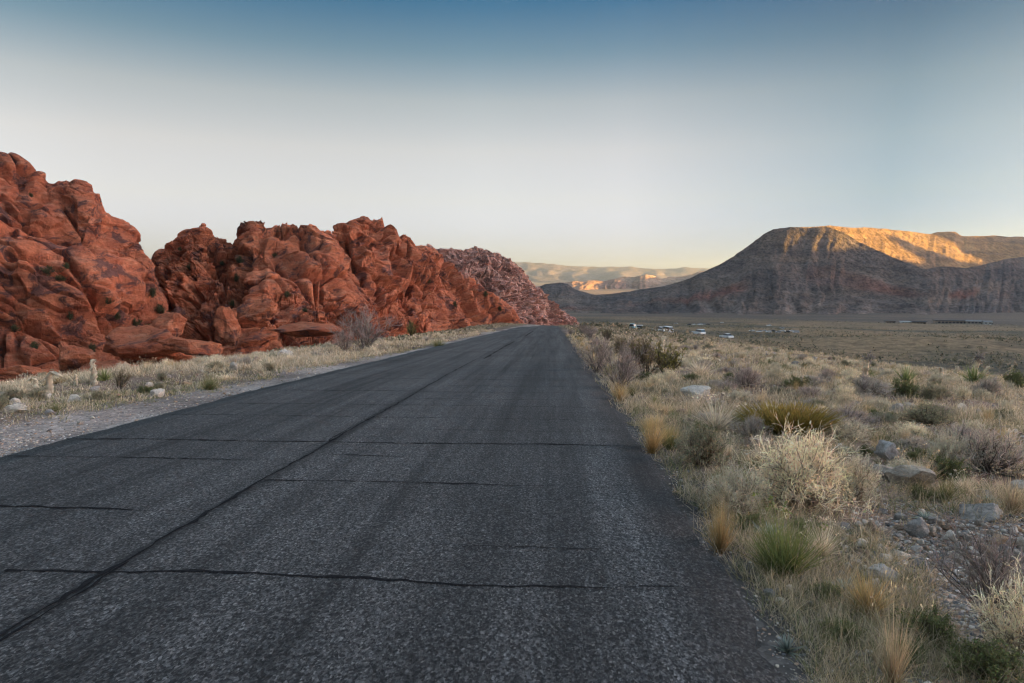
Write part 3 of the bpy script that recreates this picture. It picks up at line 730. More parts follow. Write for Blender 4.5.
put_px('gold', 720, 552, 66, 42, 'tall tawny bunchgrass close to the asphalt left of the green one', BG, var=0)
put_px('gold', 868, 612, 52, 70, 'neat tawny bunchgrass in front of the stony patch', BG, var=1)
put_px('bare', 1000, 622, 96, 120, 'tangled grey leafless shrub at the right edge in front of the stones', SH, var=0)
put_px('cream', 1030, 655, 90, 110, 'pale tangled shrub cut by the right edge of the view', SH, var=2)
put_px('leafy', 925, 636, 36, 74, 'low bright green leafy plant below the stony patch', SH, var=0)
put_px('leafy', 985, 676, 42, 90, 'dark green leafy mat in the bottom right corner', SH, var=1)
put_px('leafy', 842, 640, 24, 50, 'small dark green mat under the tall dry stalks', SH, var=1)
put_px('stalk', 838, 672, 92, 46, 'group of thin pale stalks standing over the dark green mat', 'grass', var=0)
put_px('straw', 893, 682, 96, 54, 'tall arching straw bunchgrass at the bottom of the view', BG, var=0)
put_px('silver', 788, 648, 24, 28, 'small silvery rosette plant at the broken edge of the asphalt', 'plant', var=0)
put_px('grey', 988, 472, 52, 92, 'broad grey shrub on the right above the blue-grey slab', SH, var=1)
put_px('cream', 946, 470, 40, 50, 'cream twiggy shrub leaning on the broad grey one', SH, var=0)
put_px('purple', 848, 428, 24, 74, 'wide flat purple-grey mound right of the golden plant', SH, var=0)
put_px('grey', 866, 394, 20, 54, 'grey mound with a pale edge on the middle slope', SH, var=2)
put_px('leafy', 905, 396, 20, 34, 'small dark green shrub beside the grey mound on the middle slope', SH, var=0)
put_px('sage', 934, 398, 16, 36, 'grey-green cushion near the brow of the slope', SH, var=1)
put_px('sage', 928, 426, 24, 56, 'round grey-green shrub above the pale angular rock', SH, var=2)
put_px('grey', 986, 396, 20, 36, 'single grey shrub near the brow at the right', SH, var=0)
put_px('leafy', 1016, 390, 22, 30, 'dark green shrub on the brow at the right edge', SH, var=1)
put_px('straw', 920, 486, 34, 40, 'dry straw tuft growing over the grey slab', BG, var=1)
put_px('greentuft', 945, 500, 30, 40, 'greenish tuft left of the blue-grey slab', BG, var=0)
put_px('straw', 1012, 512, 40, 44, 'straw tuft at the right end of the blue-grey slab', BG, var=2)
# left verge
put_px('bare', 366, 349, 40, 56, 'large bare grey bush against the foot of the orange dome', SH, var=1)
put_px('bare', 345, 351, 24, 30, 'smaller bare grey bush left of the large one', SH, var=0)
put_px('greentuft', 210, 389, 20, 30, 'round green and yellow tuft on the left verge', BG, var=0)
put_px('dark', 120, 388, 20, 18, 'dead brown bush on the left verge beside the spiky yucca', SH, var=1)
put_px('yucca', 104, 381, 16, 20, 'green spiky yucca right of the upright dead trunk', 'yucca', var=0)
put_px('greentuft', 56, 411, 12, 18, 'bright green tuft at the edge of the gravel shoulder', BG, var=1)
put_px('pale', 22, 396, 16, 34, 'pale straw tuft at the far left of the verge', BG, var=0)
put_px('greentuft', 438, 347, 12, 22, 'yellow-green tuft low at the left road edge', BG, var=0)
put_px('creosote', 411, 336, 16, 12, 'small upright green bush on the verge below the pale ridge', SH, var=1)
# brow of the slope: yuccas and dead stems
put_px('yucca', 906, 384, 22, 30, 'green yucca on the brow between two dead stems', 'yucca', var=1)
put_px('yucca', 974, 384, 22, 36, 'widest green yucca on the brow beside pale dead trunks', 'yucca', var=0)
put_px('yucca', 868, 378, 12, 26, 'low yucca leaves round a knobbed dead stem', 'yucca', var=1)

M_DEAD = mat_plant('dead_yucca_fibre', .15)
def dead_trunk(px, py, hpx, wpx, bend, label, knob=False, seed=0, dmax=60):
    x, y, z, s = ground_at(px, py, dmax); k = s / F; h = hpx * k; r0 = wpx * k / 2
    r = np.random.default_rng(seed); A_ = Acc()
    K = 14; t = np.linspace(0, 1, K)
    c = np.stack([bend * h * np.where(t > .55, (t - .55) ** 1.3 * 1.6, .03 * np.sin(t * 6)), 0 * t + .04 * h * np.sin(t * 5), h * (t - .0) * np.where(t > .75, 1 - .55 * abs(bend) * (t - .75) / .25, 1)], -1)
    m = 9; a = np.linspace(0, 2 * np.pi, m, endpoint=False)
    rad_ = r0 * (1.15 - .35 * t)[:, None] * (1 + .26 * r.normal(0, 1, (K, m)))
    V = c[:, None] + np.stack([rad_ * np.cos(a), rad_ * np.sin(a), r.normal(0, r0 * .12, (K, m))], -1)
    V[0, :, 2] -= .06
    V = np.concatenate([V, V[-1:].mean(1, keepdims=True).repeat(m, 1) + [0, 0, r0 * .3]], 0)
    i = np.arange((K + 1) * m).reshape(K + 1, m); i = np.concatenate([i, i[:, :1]], 1)
    f = np.stack([i[:-1, :-1], i[:-1, 1:], i[1:, 1:], i[1:, :-1]], -1).reshape(-1, 4)
    col = np.array([.60, .52, .41]) * (1 + .25 * r.normal(0, 1, (len(V.reshape(-1, 3)), 1)))
    A_.add(V.reshape(-1, 3), f, np.clip(col, .06, .7))
    root = empty('dead_yucca', (x, y, z), YAWZ)
    tr_ = bpy.data.objects.new('trunk', A_.mesh('trunk', M_DEAD, True)); COL.objects.link(tr_); tr_.parent = root
    L = Acc(); n = 60 if knob else 34                                              # hanging dead leaves
    kk = r.integers(3, K, n); b = c[kk] + r.normal(0, r0 * .6, (n, 3))
    P = paths(b, cone_dirs(n, 50, 130, r), r.uniform(.12, .3, n) * h, 4, .12, 1.0, r)
    v, f, mm = ribbons(P, .03 * h, r); L.add(v, f, grad_col(n, 4, mm, (.36, .30, .23), (.50, .43, .33), .2, r))
    if knob:
        q = c[-1] + r.normal(0, r0 * .8, (70, 3)); P = paths(q, cone_dirs(70, 0, 140, r), r.uniform(.1, .22, 70) * h, 3, .1, .3, r)
        v, f, mm = ribbons(P, .05 * h, r); L.add(v, f, grad_col(70, 3, mm, (.15, .13, .12), (.30, .27, .24), .2, r))
    lf = bpy.data.objects.new('dead_leaves', L.mesh('dead_leaves', M_DEAD)); COL.objects.link(lf); lf.parent = root
    TAKEN.append((x, y, .3)); return tag(root, label, 'dead yucca')
YAWZ = R(YAW)
dead_trunk(49, 393, 30, 6, .75, 'pale dead yucca trunk bent over like a hook on the left verge', seed=1)
dead_trunk(94, 384, 26, 5, .05, 'straight pale dead yucca trunk beside the green spiky yucca', seed=2)
dead_trunk(36, 388, 14, 4, -.9, 'low arched dead yucca stem left of the hooked trunk', seed=3)
dead_trunk(76, 385, 12, 3, .1, 'thin short dead yucca stem between the hooked and the straight trunk', seed=4)
dead_trunk(866, 378, 22, 5, .15, 'dead yucca stem topped with a dark knob on the brow', True, seed=5)
dead_trunk(941, 380, 18, 4, -.5, 'leaning dead yucca stem on the brow, left of the green clump', seed=6)
dead_trunk(975, 382, 26, 5, .12, 'tallest dead yucca trunk on the brow, inside the wide yucca', True, seed=7)
dead_trunk(985, 382, 18, 4, .2, 'short dead yucca trunk right of the tallest one on the brow', seed=8)
dead_trunk(1010, 386, 22, 2, .02, 'very thin bare stem on the brow near the right edge', seed=9)
dead_trunk(956, 378, 12, 3, 0, 'short pale dead yucca stub left of the tallest trunk on the brow', seed=10)
dead_trunk(662, 352, 17, 4, .1, 'whitish dead yucca trunk standing behind the creosote bush', seed=11)

# ------------------------------------------------------------------ stones, each where it lies
stone_px('pale', 693, 394, 34, 14, 'white flat-topped boulder in the grass behind the roadside bushes', name='boulder', cat='boulder', var=1)
stone_px('tan', 682, 413, 14, 7, 'pale pinkish stone in the grass below the white boulder', var=2)
stone_px('pale', 886, 460, 28, 21, 'pale angular pointed rock in front of the wide purple mound', name='boulder', cat='boulder', var=0, sink=.2)
stone_px('grey', 862, 470, 14, 11, 'small round grey rock left of the pale slabs', var=2)
stone_px('grey', 884, 478, 32, 15, 'low pale grey slab below the angular rock', var=1)
stone_px('grey', 912, 484, 46, 22, 'long grey slab half hidden by a straw tuft', name='boulder', cat='boulder', var=3)
stone_px('slate', 975, 516, 58, 15, 'long blue-grey slab lying in the grass at the right', name='boulder', cat='boulder', var=1, rz=.2)
stone_px('grey', 898, 416, 19, 14, 'round grey rock between the grey-green shrub and the purple mound', var=2)
stone_px('slate', 853, 406, 16, 6, 'flat dark rock on the middle slope', var=3)
stone_px('slate', 916, 534, 24, 20, 'dark blue-grey stone at the top of the stony patch', var=4)
stone_px('tan', 874, 534, 16, 14, 'orange-tan stone left of the stony patch', var=1)
stone_px('pale', 882, 576, 36, 16, 'largest pale flat stone, just behind the neat tawny bunchgrass', var=3)
stone_px('slate', 922, 566, 22, 13, 'dark stone right of the largest pale flat stone', var=2)
stone_px('slate', 944, 566, 20, 10, 'flat blue-black stone beside the green leaves', var=0)
stone_px('tan', 998, 543, 20, 14, 'pale tan round stone near the right edge', var=4)
stone_px('grey', 1016, 565, 28, 20, 'grey round stone at the right edge beside the tangled shrub', var=1)
stone_px('slate', 1006, 556, 16, 14, 'dark round stone between the tan and the grey round stones', var=4)
stone_px('pale', 862, 546, 15, 9, 'pale stone on the left margin of the stony patch', var=0)
stone_px('pale', 160, 397, 20, 12, 'grey-white boulder on the left verge beside the gravel', name='boulder', cat='boulder', var=1)
stone_px('pale', 46, 398, 16, 7, 'flat pale rock under the hooked dead trunk', var=2)
stone_px('pale', 17, 412, 24, 9, 'wide flat pale rock at the far left beside the gravel', var=3)
stone_px('pale', 75, 402, 16, 9, 'pale block right of the hooked dead trunk', var=0)
stone_px('pale', 50, 414, 14, 6, 'low pale rock at the gravel edge beside a bright green tuft', var=4)
stone_px('pale', 285, 358, 18, 10, 'whitish rock on the verge below the smooth red slab', name='boulder', cat='boulder', var=3)
stone_px('tan', 830, 366, 10, 5, 'pale tan stone near the brow left of the knobbed stem', var=1)
stone_px('tan', 760, 404, 12, 8, 'tan stone above the golden plant', var=0)
stone_px('tan', 792, 412, 12, 9, 'tan block just behind the golden plant', var=3)

# red blocks fallen at the foot of the hill
def red_block(px, py, wpx, hpx, D, label, var, rz):
    d = ray(px, py) * D; k = D / F
    me = stone_mesh(900 + var, 5, 1.0, 6 + var)
    v, f = me; q = v * np.array([wpx * k / 2, wpx * k * .42, hpx * k / 2])
    q = q + unit(v) * (fbm(v * 2.2 + var, 4, 90 + var) * .10 + (1 - np.abs(fbm(v * np.array([1.5, 1.5, 7]) + var, 3, 95)) * 2) * .02)[:, None] * hpx * k
    o = add_mesh('sandstone_block', q, f, M_RED2, col=np.ones((len(q), 3)))
    o.location = (d[0], d[1], d[2] + EYE + hpx * k * .42); o.rotation_euler = (0, 0, rz); return tag(o, label, 'boulder')
red_block(152, 362, 108, 40, 84, 'long low layered red sandstone ledge at the foot of the gully', 1, .1)
red_block(72, 374, 42, 34, 78, 'rounded red sandstone block behind the straight dead trunk', 2, .0)
red_block(228, 350, 24, 46, 100, 'upright red sandstone block beside the dark cleft', 4, .4)
red_block(112, 378, 70, 22, 76, 'flat red sandstone slab in front of the layered ledge', 3, -.2)
red_block(196, 356, 66, 22, 74, 'low red sandstone slab at the verge right of the layered ledge', 6, .3)
red_block(306, 341, 84, 20, 98, 'wide smooth red sandstone slab left of the grey bush', 7, .1)
red_block(24, 381, 54, 18, 64, 'low dark red sandstone slab behind the hooked dead trunk', 8, -.1)
red_block(168, 344, 40, 34, 92, 'tilted red sandstone block in the mouth of the gully', 9, .5)
red_block(262, 322, 30, 24, 112, 'rounded orange block wedged in the dark cleft', 5, .3)

# ------------------------------------------------------------------ repeats
def free(x, y, rad_):
    for a, b, c_ in TAKEN:
        if (x - a) ** 2 + (y - b) ** 2 < (rad_ + c_) ** 2: return False
    return True
def in_view(x, y, z, pad=25):
    v = (np.array([x, y, z - EYE]) @ _CM)
    if v[2] > -1: return False
    px = 512 + F * v[0] / -v[2]; py = 341.5 - F * v[1] / -v[2]
    return -pad < px < 1024 + pad and py < 683 + pad
def scatter(n, kinds, x0, x1, d0, d1, hr, wr, label, cat, group, ok=lambda x, y: True, near=1.0, pad=.75):
    c_ = 0; tries = 0
    while c_ < n and tries < n * 60:
        tries += 1
        D = d0 * (d1 / d0) ** (random.random() ** near)
        lo, hi = max(x0, -1.0 * D), min(x1, .66 * D)
        if lo >= hi: continue
        x = random.uniform(lo, hi)
        if not ok(x, D) or not in_view(x, D, float(gz(x, D))): continue
        w_ = random.uniform(*wr); h_ = random.uniform(*hr)
        if not free(x, D, w_ * .5 * pad): continue
        TAKEN.append((x, D, w_ * .5 * pad)); put(random.choice(kinds), x, D, h_, w_, label, cat, group); c_ += 1
right = lambda x, y: x > XR + .35 + .015 * y
off = lambda x, y: x > XR + .8
STONY = lambda x, y: 3.0 < y < 5.6 and x > 2.0 + .0 * y
lefty = lambda x, y: x < -8.3 + .03 * min(y, 30) - .3
scatter(60, ['grey', 'purple'], 1.8, 60, 7, 48, (.16, .34), (.4, .85), 'one of many small grey leafless shrubs scattered over the right slope', SH, 'grey shrubs on the right slope', lambda x, y: off(x, y), .8)
scatter(56, ['sage', 'leafy'], 1.8, 60, 6, 46, (.14, .30), (.35, .75), 'one of many low green shrubs scattered over the right slope', SH, 'green shrubs on the right slope', lambda x, y: off(x, y), .8)
scatter(64, ['cream'], 1.6, 40, 4.6, 34, (.16, .34), (.35, .7), 'one of many small cream twiggy shrubs in the grass of the right slope', SH, 'cream shrubs on the right slope', lambda x, y: off(x, y) and not STONY(x, y), .85)
scatter(84, ['straw', 'pale', 'gold', 'straw'], 1.5, 60, 3.6, 44, (.16, .34), (.22, .42), 'one of many small straw tufts scattered over the right slope', BG, 'straw bunchgrass on the right slope', lambda x, y: right(x, y) and not STONY(x, y), .85)
scatter(36, ['straw', 'gold', 'greentuft'], 1.25, 2.2, 6, 60, (.16, .42), (.25, .5), 'one of the straw tufts in the row along the right road edge', BG, 'bunchgrass along the right road edge', lambda x, y: XR + .2 < x < XR + 1.1, 1.0, .5)
scatter(22, ['bare', 'dark'], 1.6, 5, 18, 110, (.5, 1.1), (.6, 1.2), 'one of the bare twiggy bushes lining the right road edge farther off', SH, 'bare bushes beside the right road edge', lambda x, y: x < XR + 3.0, 1.0, .6)
scatter(34, ['leafy', 'leafy', 'silver'], 1.4, 9, 3.0, 9, (.07, .16), (.18, .4), 'one of many tiny green plants in the near grass of the right verge', 'plant', 'low green plants near the viewer', lambda x, y: right(x, y) and not STONY(x, y), 1.0, .5)
scatter(95, ['pale', 'straw', 'pale', 'pale', 'gold'], -60, -5, 9, 75, (.2, .42), (.4, .85), 'one of many pale straw tufts on the left verge', BG, 'straw bunchgrass on the left verge', lambda x, y: lefty(x, y) and y > 17 - .0 * x, .9, .5)
scatter(46, ['grey', 'cream', 'sage'], -50, -5, 11, 75, (.25, .5), (.5, 1.0), 'one of many dry shrubs among the straw grass of the left verge', SH, 'shrubs on the left verge', lambda x, y: lefty(x, y) and y > 21, .9, .6)
scatter(26, ['leafy', 'sage'], -30, -5, 10, 60, (.14, .32), (.3, .6), 'one of many green plants near the gravel on the left verge', 'plant', 'green plants on the left verge', lambda x, y: lefty(x, y) and x > -13, 1.0, .6)

# dark bushes rooted in the clefts of the red hills
def rock_bush(px, py, wpx, hpx):
    d = ray(px, py); o_ = Vector((0, 0, EYE)); best = None
    for bv in HILLS:
        h_ = bv.ray_cast(o_, Vector(d).normalized())
        if h_[0] is not None and (best is None or h_[3] < best[3]): best = h_
    if best is None: return
    p = best[0]; k = best[3] / F
    put('cleft', p.x, p.y, hpx * k * .85, wpx * k * .85, 'one of the dark green bushes rooted in the clefts of the red hills', SH, 'bushes in the clefts of the red hills', z=p.z - .25)
for px, py, wpx, hpx in [(108, 302, 11, 12), (152, 296, 14, 12), (160, 312, 15, 11), (135, 325, 16, 10), (148, 332, 14, 11), (126, 340, 12, 9), (92, 352, 13, 12), (82, 358, 12, 8), (48, 272, 16, 9), (60, 280, 14, 8), (66, 268, 10, 8), (30, 196, 8, 5), (190, 270, 10, 9), (240, 262, 12, 9), (236, 280, 9, 10), (232, 306, 9, 10), (288, 296, 12, 8), (305, 312, 12, 7), (275, 256, 8, 6), (222, 264, 8, 6), (428, 282, 10, 6), (180, 250, 6, 5), (15, 330, 10, 8), (34, 348, 12, 9), (70, 318, 10, 9), (118, 318, 10, 8), (455, 306, 7, 8), (486, 296, 9, 8), (500, 310, 8, 6)]:
    rock_bush(px, py, wpx, hpx)

# pebbles of the stony patch and loose stones
def pebbles(n, area, wr, label, group, kinds, name='stone', pad=.42):
    c_ = 0; tr_ = 0
    while c_ < n and tr_ < n * 50:
        tr_ += 1; x, y = area()
        if not in_view(x, y, float(gz(x, y)), 5): continue
        w_ = wr[0] * (wr[1] / wr[0]) ** (random.random() ** 1.7)
        if not free(x, y, w_ * pad): continue
        TAKEN.append((x, y, w_ * pad)); stone(random.choice(kinds), x, y, w_, w_ * random.uniform(.45, .8), label, 'stone', group, name=name); c_ += 1
def a1():
    px, py = random.uniform(838, 1030), 512 + 75 * random.random() ** .8
    if py < 512 + (px < 880) * 12: py += 12
    q = ground_at(px, py); return q[0], q[1]
pebbles(280, a1, (.03, .13), 'one of many small cobbles in the stony patch at lower right', 'cobbles of the stony patch', ['tan', 'grey', 'pale', 'tan', 'pale', 'grey', 'slate'], 'cobble')
pebbles(70, lambda: (random.uniform(2, 26), 5.5 * 7 ** random.random()), (.10, .42), 'one of many small loose stones in the grass of the right slope', 'loose stones on the right slope', ['tan', 'grey', 'pale', 'slate'])
pebbles(30, lambda: (lambda y: (-8.1 - 2.6 * random.random() - .04 * y, y))(9 + 22 * random.random() ** 1.4), (.10, .42), 'one of the small pale stones along the gravel edge of the left verge', 'pale stones on the left verge', ['pale', 'grey', 'pale', 'tan'])
pebbles(70, lambda: (lambda y: (-6.2 - 1.6 * random.random(), y))(6.5 + 12 * random.random()), (.03, .09), 'small pebble on the left gravel shoulder', 'pebbles on the left shoulder', ['grey', 'pale', 'tan'], 'pebble')
pebbles(60, lambda: (lambda y: (XR + .1 + .5 * random.random(), y))(2.7 + 7 * random.random()), (.02, .07), 'small pebble beside the broken right road edge', 'pebbles at the right road edge', ['grey', 'slate', 'pale'], 'pebble')

# ------------------------------------------------------------------ ground cover nobody could count
M_GRASS = mat_plant('grass_blades', .0)
def grass(name, pos, nb, hr, wid, cols, label, seed, K=3, lean=(4, 55), spread=.06, zoff=0):
    r = np.random.default_rng(seed); n = len(pos)
    P0 = np.repeat(np.concatenate([pos, (gz(pos[:, 0], pos[:, 1]) - .02)[:, None]], 1), nb, 0)
    P0[:, :2] += r.normal(0, 1, (n * nb, 2)) * np.repeat(np.asarray(spread) * np.ones(n), nb)[:, None]
    h = r.uniform(hr[0], hr[1], n * nb) * np.repeat(.6 + .8 * r.random(n), nb)
    P = paths(P0, cone_dirs(n * nb, *lean, r), h, K, .12, .5, r)
    dist = np.hypot(P0[:, 0], P0[:, 1]); w_ = np.maximum(wid, dist * .00075) * r.uniform(.6, 1.4, n * nb)
    v, f, m = ribbons(P, w_, r)
    ci = np.repeat(r.integers(0, len(cols), n), nb); c0 = np.array([c[0] for c in cols])[ci]; c1 = np.array([c[1] for c in cols])[ci]
    kk = np.linspace(0, 1, K)[None, :, None]
    c = (c0[:, None] * (1 - kk) + c1[:, None] * kk) * (1 + r.normal(0, .18, (n * nb, 1, 1)))
    c = np.repeat(np.clip(c, .01, .9)[:, :, None, :], m, 2).reshape(-1, 3)
    return tag(add_mesh(name, v, f, M_GRASS, col=c, smooth=False), label, 'grass', kind='stuff')
def field(n, x0, x1, d0, d1, ok, seed, dens=0.0, sc=1.6, near=1.0):
    r = np.random.default_rng(seed); out = []
    D = d0 * (d1 / d0) ** (r.random(n) ** near); lo = np.maximum(x0, -.98 * D); hi = np.minimum(x1, .66 * D + .4)
    x = lo + (hi - lo) * r.random(n); m = (hi > lo) & ok(x, D)
    m &= fbm(P3(x / sc, D / sc), 3, seed) + .5 * r.normal(0, .4, n) > dens
    return np.stack([x, D], -1)[m]
PALE = ((.30, .25, .18), (.66, .58, .45))
GC = [((.24, .175, .11), (.64, .51, .34)), ((.28, .22, .15), (.72, .60, .43)), ((.16, .14, .07), (.38, .335, .18)), ((.18, .145, .09), (.48, .39, .26)), ((.28, .22, .165), (.56, .46, .35)), ((.095, .105, .045), (.20, .215, .10))]
okr = lambda x, y: (x > XR + .06 + .28 * np.abs(fbm(P3(y / .8, 0 * y), 2, 71))) & ~((y > 3.3) & (y < 5.6) & (x > 1.95 + .25 * (y - 3)) & (fbm(P3(x / .7, y / .7), 2, 72) > -.45))
grass('dry_grass', field(17000, 1.0, 12, 2.2, 12, okr, 81, -.22, .9), 8, (.05, .17), .0026, GC, 'short dry and green grass covering the right verge near the viewer', 82, spread=.035)
grass('dry_grass', field(30000, 1.0, 60, 11, 62, okr, 83, -.12, 2.4), 6, (.09, .24), .004, GC[:2] + GC[3:5] + GC[:2] + GC[4:5] + GC + [PALE], 'dry grass covering the slope right of the road', 84, spread=.09)
okl = lambda x, y: x < -8.0 + .03 * np.minimum(y, 30) - .5 * np.abs(fbm(P3(y / 2, 0 * y), 2, 73)) + .25
grass('dry_grass', field(15000, -60, -5, 8, 90, lambda x, y: okl(x, y) & (y > 18), 85, -.2, 2.2), 14, (.12, .30), .005, [GC[0], GC[1], PALE, PALE, GC[4], GC[3]], 'pale dry grass covering the left verge', 86, spread=.10)
grass('dry_grass', field(6000, -40, -5, 8, 19, okl, 87, -.05, 1.2), 7, (.05, .15), .004, [GC[1], PALE, GC[2], GC[4], GC[5]], 'short thin grass between pale rocks at the near left', 88, spread=.07)
okg = lambda x, y: (x < -6.7) & (x > -9.2)
grass('green_grass', field(5000, -9.5, -5, 8, 40, lambda x, y: (x < -7.55 + .03 * np.minimum(y, 30)) & (x > -9.4), 91, .0, 1.3), 6, (.04, .11), .004, [GC[2], GC[5], GC[3]], 'short green grass between the gravel shoulder and the straw grass', 92, spread=.05)
# loose gravel too fine to count
def gravel(name, pos, wr, cols, label, seed):
    r = np.random.default_rng(seed); n = len(pos); vv, ff = stone_mesh(seed, 1, 1.0, 5); nv_ = len(vv)
    w_ = wr[0] * (wr[1] / wr[0]) ** (r.random(n) ** 1.8); a_ = r.uniform(0, 6.28, n); ca, sa = np.cos(a_)[:, None], np.sin(a_)[:, None]
    S = w_[:, None, None] * .5 * np.stack([r.uniform(.7, 1.2, n), r.uniform(.7, 1.2, n), r.uniform(.4, .8, n)], -1)[:, None, :]
    q = vv[None] * S; q = np.stack([q[..., 0] * ca - q[..., 1] * sa, q[..., 0] * sa + q[..., 1] * ca, q[..., 2]], -1)
    q = q + np.concatenate([pos, (gz(pos[:, 0], pos[:, 1]) + w_ * .08)[:, None]], 1)[:, None]
    c = np.array(cols)[r.integers(0, len(cols), n)] * (1 + r.normal(0, .2, (n, 1)))
    f = (ff[None] + (np.arange(n) * nv_)[:, None, None]).reshape(-1, 3)
    return tag(add_mesh(name, q.reshape(-1, 3), f, M_GRIT, col=np.repeat(np.clip(c, .02, .8), nv_, 0), smooth=False), label, 'gravel', kind='stuff')
r_ok = lambda y: np.clip(fbm(P3(y / .9, 0 * y), 2, 74) * 2.5, 0, 1)
t = NT('grit'); M_GRIT = t.out(t.attr(), .95, .15)
GV = [(.42, .34, .26), (.34, .30, .27), (.52, .46, .40), (.24, .20, .17), (.40, .26, .18), (.18, .17, .165)]
gravel('gravel', field(9000, 1.9, 6, 3.0, 6.2, lambda x, y: x > 1.8 + .25 * (y - 3), 101, -.6, .7), (.010, .045), GV, 'loose gravel between the cobbles of the stony patch', 102)
gravel('gravel', field(6000, 1.0, 2.0, 2.0, 14, lambda x, y: (x > XR - .16 * r_ok(y)) & (x < XR + .45), 103, -.3, .7), (.008, .03), GV, 'loose gravel along the broken right road edge', 104)
gravel('gravel', field(16000, -12, -5.9, 6, 26, lambda x, y: (x < XL - .12) & (x > -8.6), 105, -.3, 1.0), (.010, .045), GV, 'loose gravel on the left shoulder', 106)
gravel('gravel', field(9000, 1.5, 24, 3, 26, lambda x, y: x > XR + .3, 107, .1, 2.0), (.015, .07), GV, 'stony ground showing through the grass right of the road', 108)
# scrub farther off
def scrub(name, pos, nb, hr, cols, label, seed, wmul=.0011):
    r = np.random.default_rng(seed); n = len(pos); z = gz(pos[:, 0], pos[:, 1])
    h = r.uniform(hr[0], hr[1], n)
    b = np.repeat(np.concatenate([pos, z[:, None]], 1), nb, 0); hh = np.repeat(h, nb)
    q = b + np.stack([r.normal(0, .32, n * nb) * hh, r.normal(0, .32, n * nb) * hh, r.uniform(-.05, .55, n * nb) * hh], -1)
    ci = np.repeat(r.integers(0, len(cols), n), nb); cc = np.array(cols)[ci] * (1 + r.normal(0, .2, (n * nb, 1)))
    a = unit(r.normal(0, 1, (n * nb, 3)) + np.array([0, 0, .8])); bb = unit(np.cross(a, r.normal(0, 1, (n * nb, 3)))); L = (hh * r.uniform(.25, .6, n * nb))[:, None]
    v = np.stack([q, q + a * L * .5 + bb * L * .4, q + a * L, q + a * L * .5 - bb * L * .4], 1)
    f = np.arange(n * nb * 4).reshape(-1, 4)
    return tag(add_mesh(name, v.reshape(-1, 3), f, M_GRASS, col=np.repeat(np.clip(cc, .01, .9), 4, 0), smooth=False), label, 'scrub', kind='stuff')
SC = [(.28, .225, .15), (.42, .34, .235), (.16, .15, .09), (.24, .20, .145), (.12, .12, .075), (.36, .30, .23)]
_rc = lambda x, y: (x > 1.9) | (x < -8.6 - .0011 * np.clip(y - 205, 0, None) ** 2)
scrub('desert_scrub', field(28000, -70, 170, 45, 330, lambda x, y: (x > 1.9) | (x < -8.6 - .0011 * np.clip(y - 205, 0, None) ** 2), 93, .0, 7), 8, (.18, .5), SC, 'dry scrub dotting the brow and the far verge', 94)
scrub('desert_scrub', field(30000, -150, 900, 170, 1300, lambda x, y: x > 8, 95, .12, 45), 6, (.8, 2.0), [(.16, .14, .095), (.22, .185, .125), (.11, .11, .075), (.085, .085, .06), (.28, .225, .155)], 'dark scrub dotting the valley floor', 96)

# ------------------------------------------------------------------ cars and buildings of the valley
def poly_body(prof, y0, y1, inset=0.0, name='body'):
    """side profile (x,z) pulled across the width, top edge drawn in"""
    p = np.array(prof, float); n = len(p); zt = p[:, 1]; k = np.clip((zt - .9) / .6, 0, 1) * inset
    A1 = np.stack([p[:, 0], y0 + k, p[:, 1]], -1); B1 = np.stack([p[:, 0], y1 - k, p[:, 1]], -1)
    return np.concatenate([A1, B1]), n
def solid(name, prof, y0, y1, mat, parent, inset=0.0):
    import bmesh
    v, n = poly_body(prof, y0, y1, inset)
    bm = bmesh.new(); bv = [bm.verts.new(q) for q in v]
    bm.faces.new(bv[:n]); bm.faces.new(bv[n:][::-1])
    for i in range(n): bm.faces.new((bv[i], bv[n + i], bv[n + (i + 1) % n], bv[(i + 1) % n]))
    bmesh.ops.recalc_face_normals(bm, faces=bm.faces)
    bmesh.ops.bevel(bm, geom=[e for e in bm.edges], offset=.035, segments=1, affect='EDGES')
    me = bpy.data.meshes.new(name); bm.to_mesh(me); bm.free(); me.materials.append(mat)
    o = bpy.data.objects.new(name, me); COL.objects.link(o); o.parent = parent; return o
M_GLASS = mat_plain('car_glass', (.03, .035, .04), .12, .1, 2, .6); M_TYRE = mat_plain('tyre', (.02, .02, .02), .8, .2, 8, .2); M_RIM = mat_plain('rim', (.35, .35, .36), .4, .1, 4, .5, .6)
M_LAMP = mat_plain('lamp_lens', (.6, .6, .58), .2, .1, 4, .5)
PAINT = {k: mat_plain('paint_' + k, c_, .35, .05, 3, .5) for k, c_ in {'white': (.80, .80, .79), 'silver': (.48, .49, .50), 'teal': (.22, .46, .52), 'black': (.03, .03, .035), 'blue': (.08, .13, .25), 'red': (.3, .05, .04)}.items()}
def wheel_mesh(rad_, wid, rr):
    n = 20; a = np.linspace(0, 2 * np.pi, n, endpoint=False)
    rings = [(rr, wid * .5), (rad_ * .93, wid * .5), (rad_, wid * .3), (rad_, -wid * .3), (rad_ * .93, -wid * .5), (rr, -wid * .5)]
    v = np.concatenate([np.stack([q * np.cos(a), 0 * a + w_, q * np.sin(a)], -1) for q, w_ in rings])
    i = np.arange(len(rings) * n).reshape(len(rings), n); i = np.concatenate([i, i[:, :1]], 1)
    return v, np.stack([i[:-1, :-1], i[:-1, 1:], i[1:, 1:], i[1:, :-1]], -1).reshape(-1, 4)
wv, wf = wheel_mesh(.34, .22, .2); TYRE = add_mesh('tyre', wv, wf, M_TYRE, link=False)
wv, wf = wheel_mesh(.2, .18, .001); RIM = add_mesh('rim', wv, wf, M_RIM, link=False)
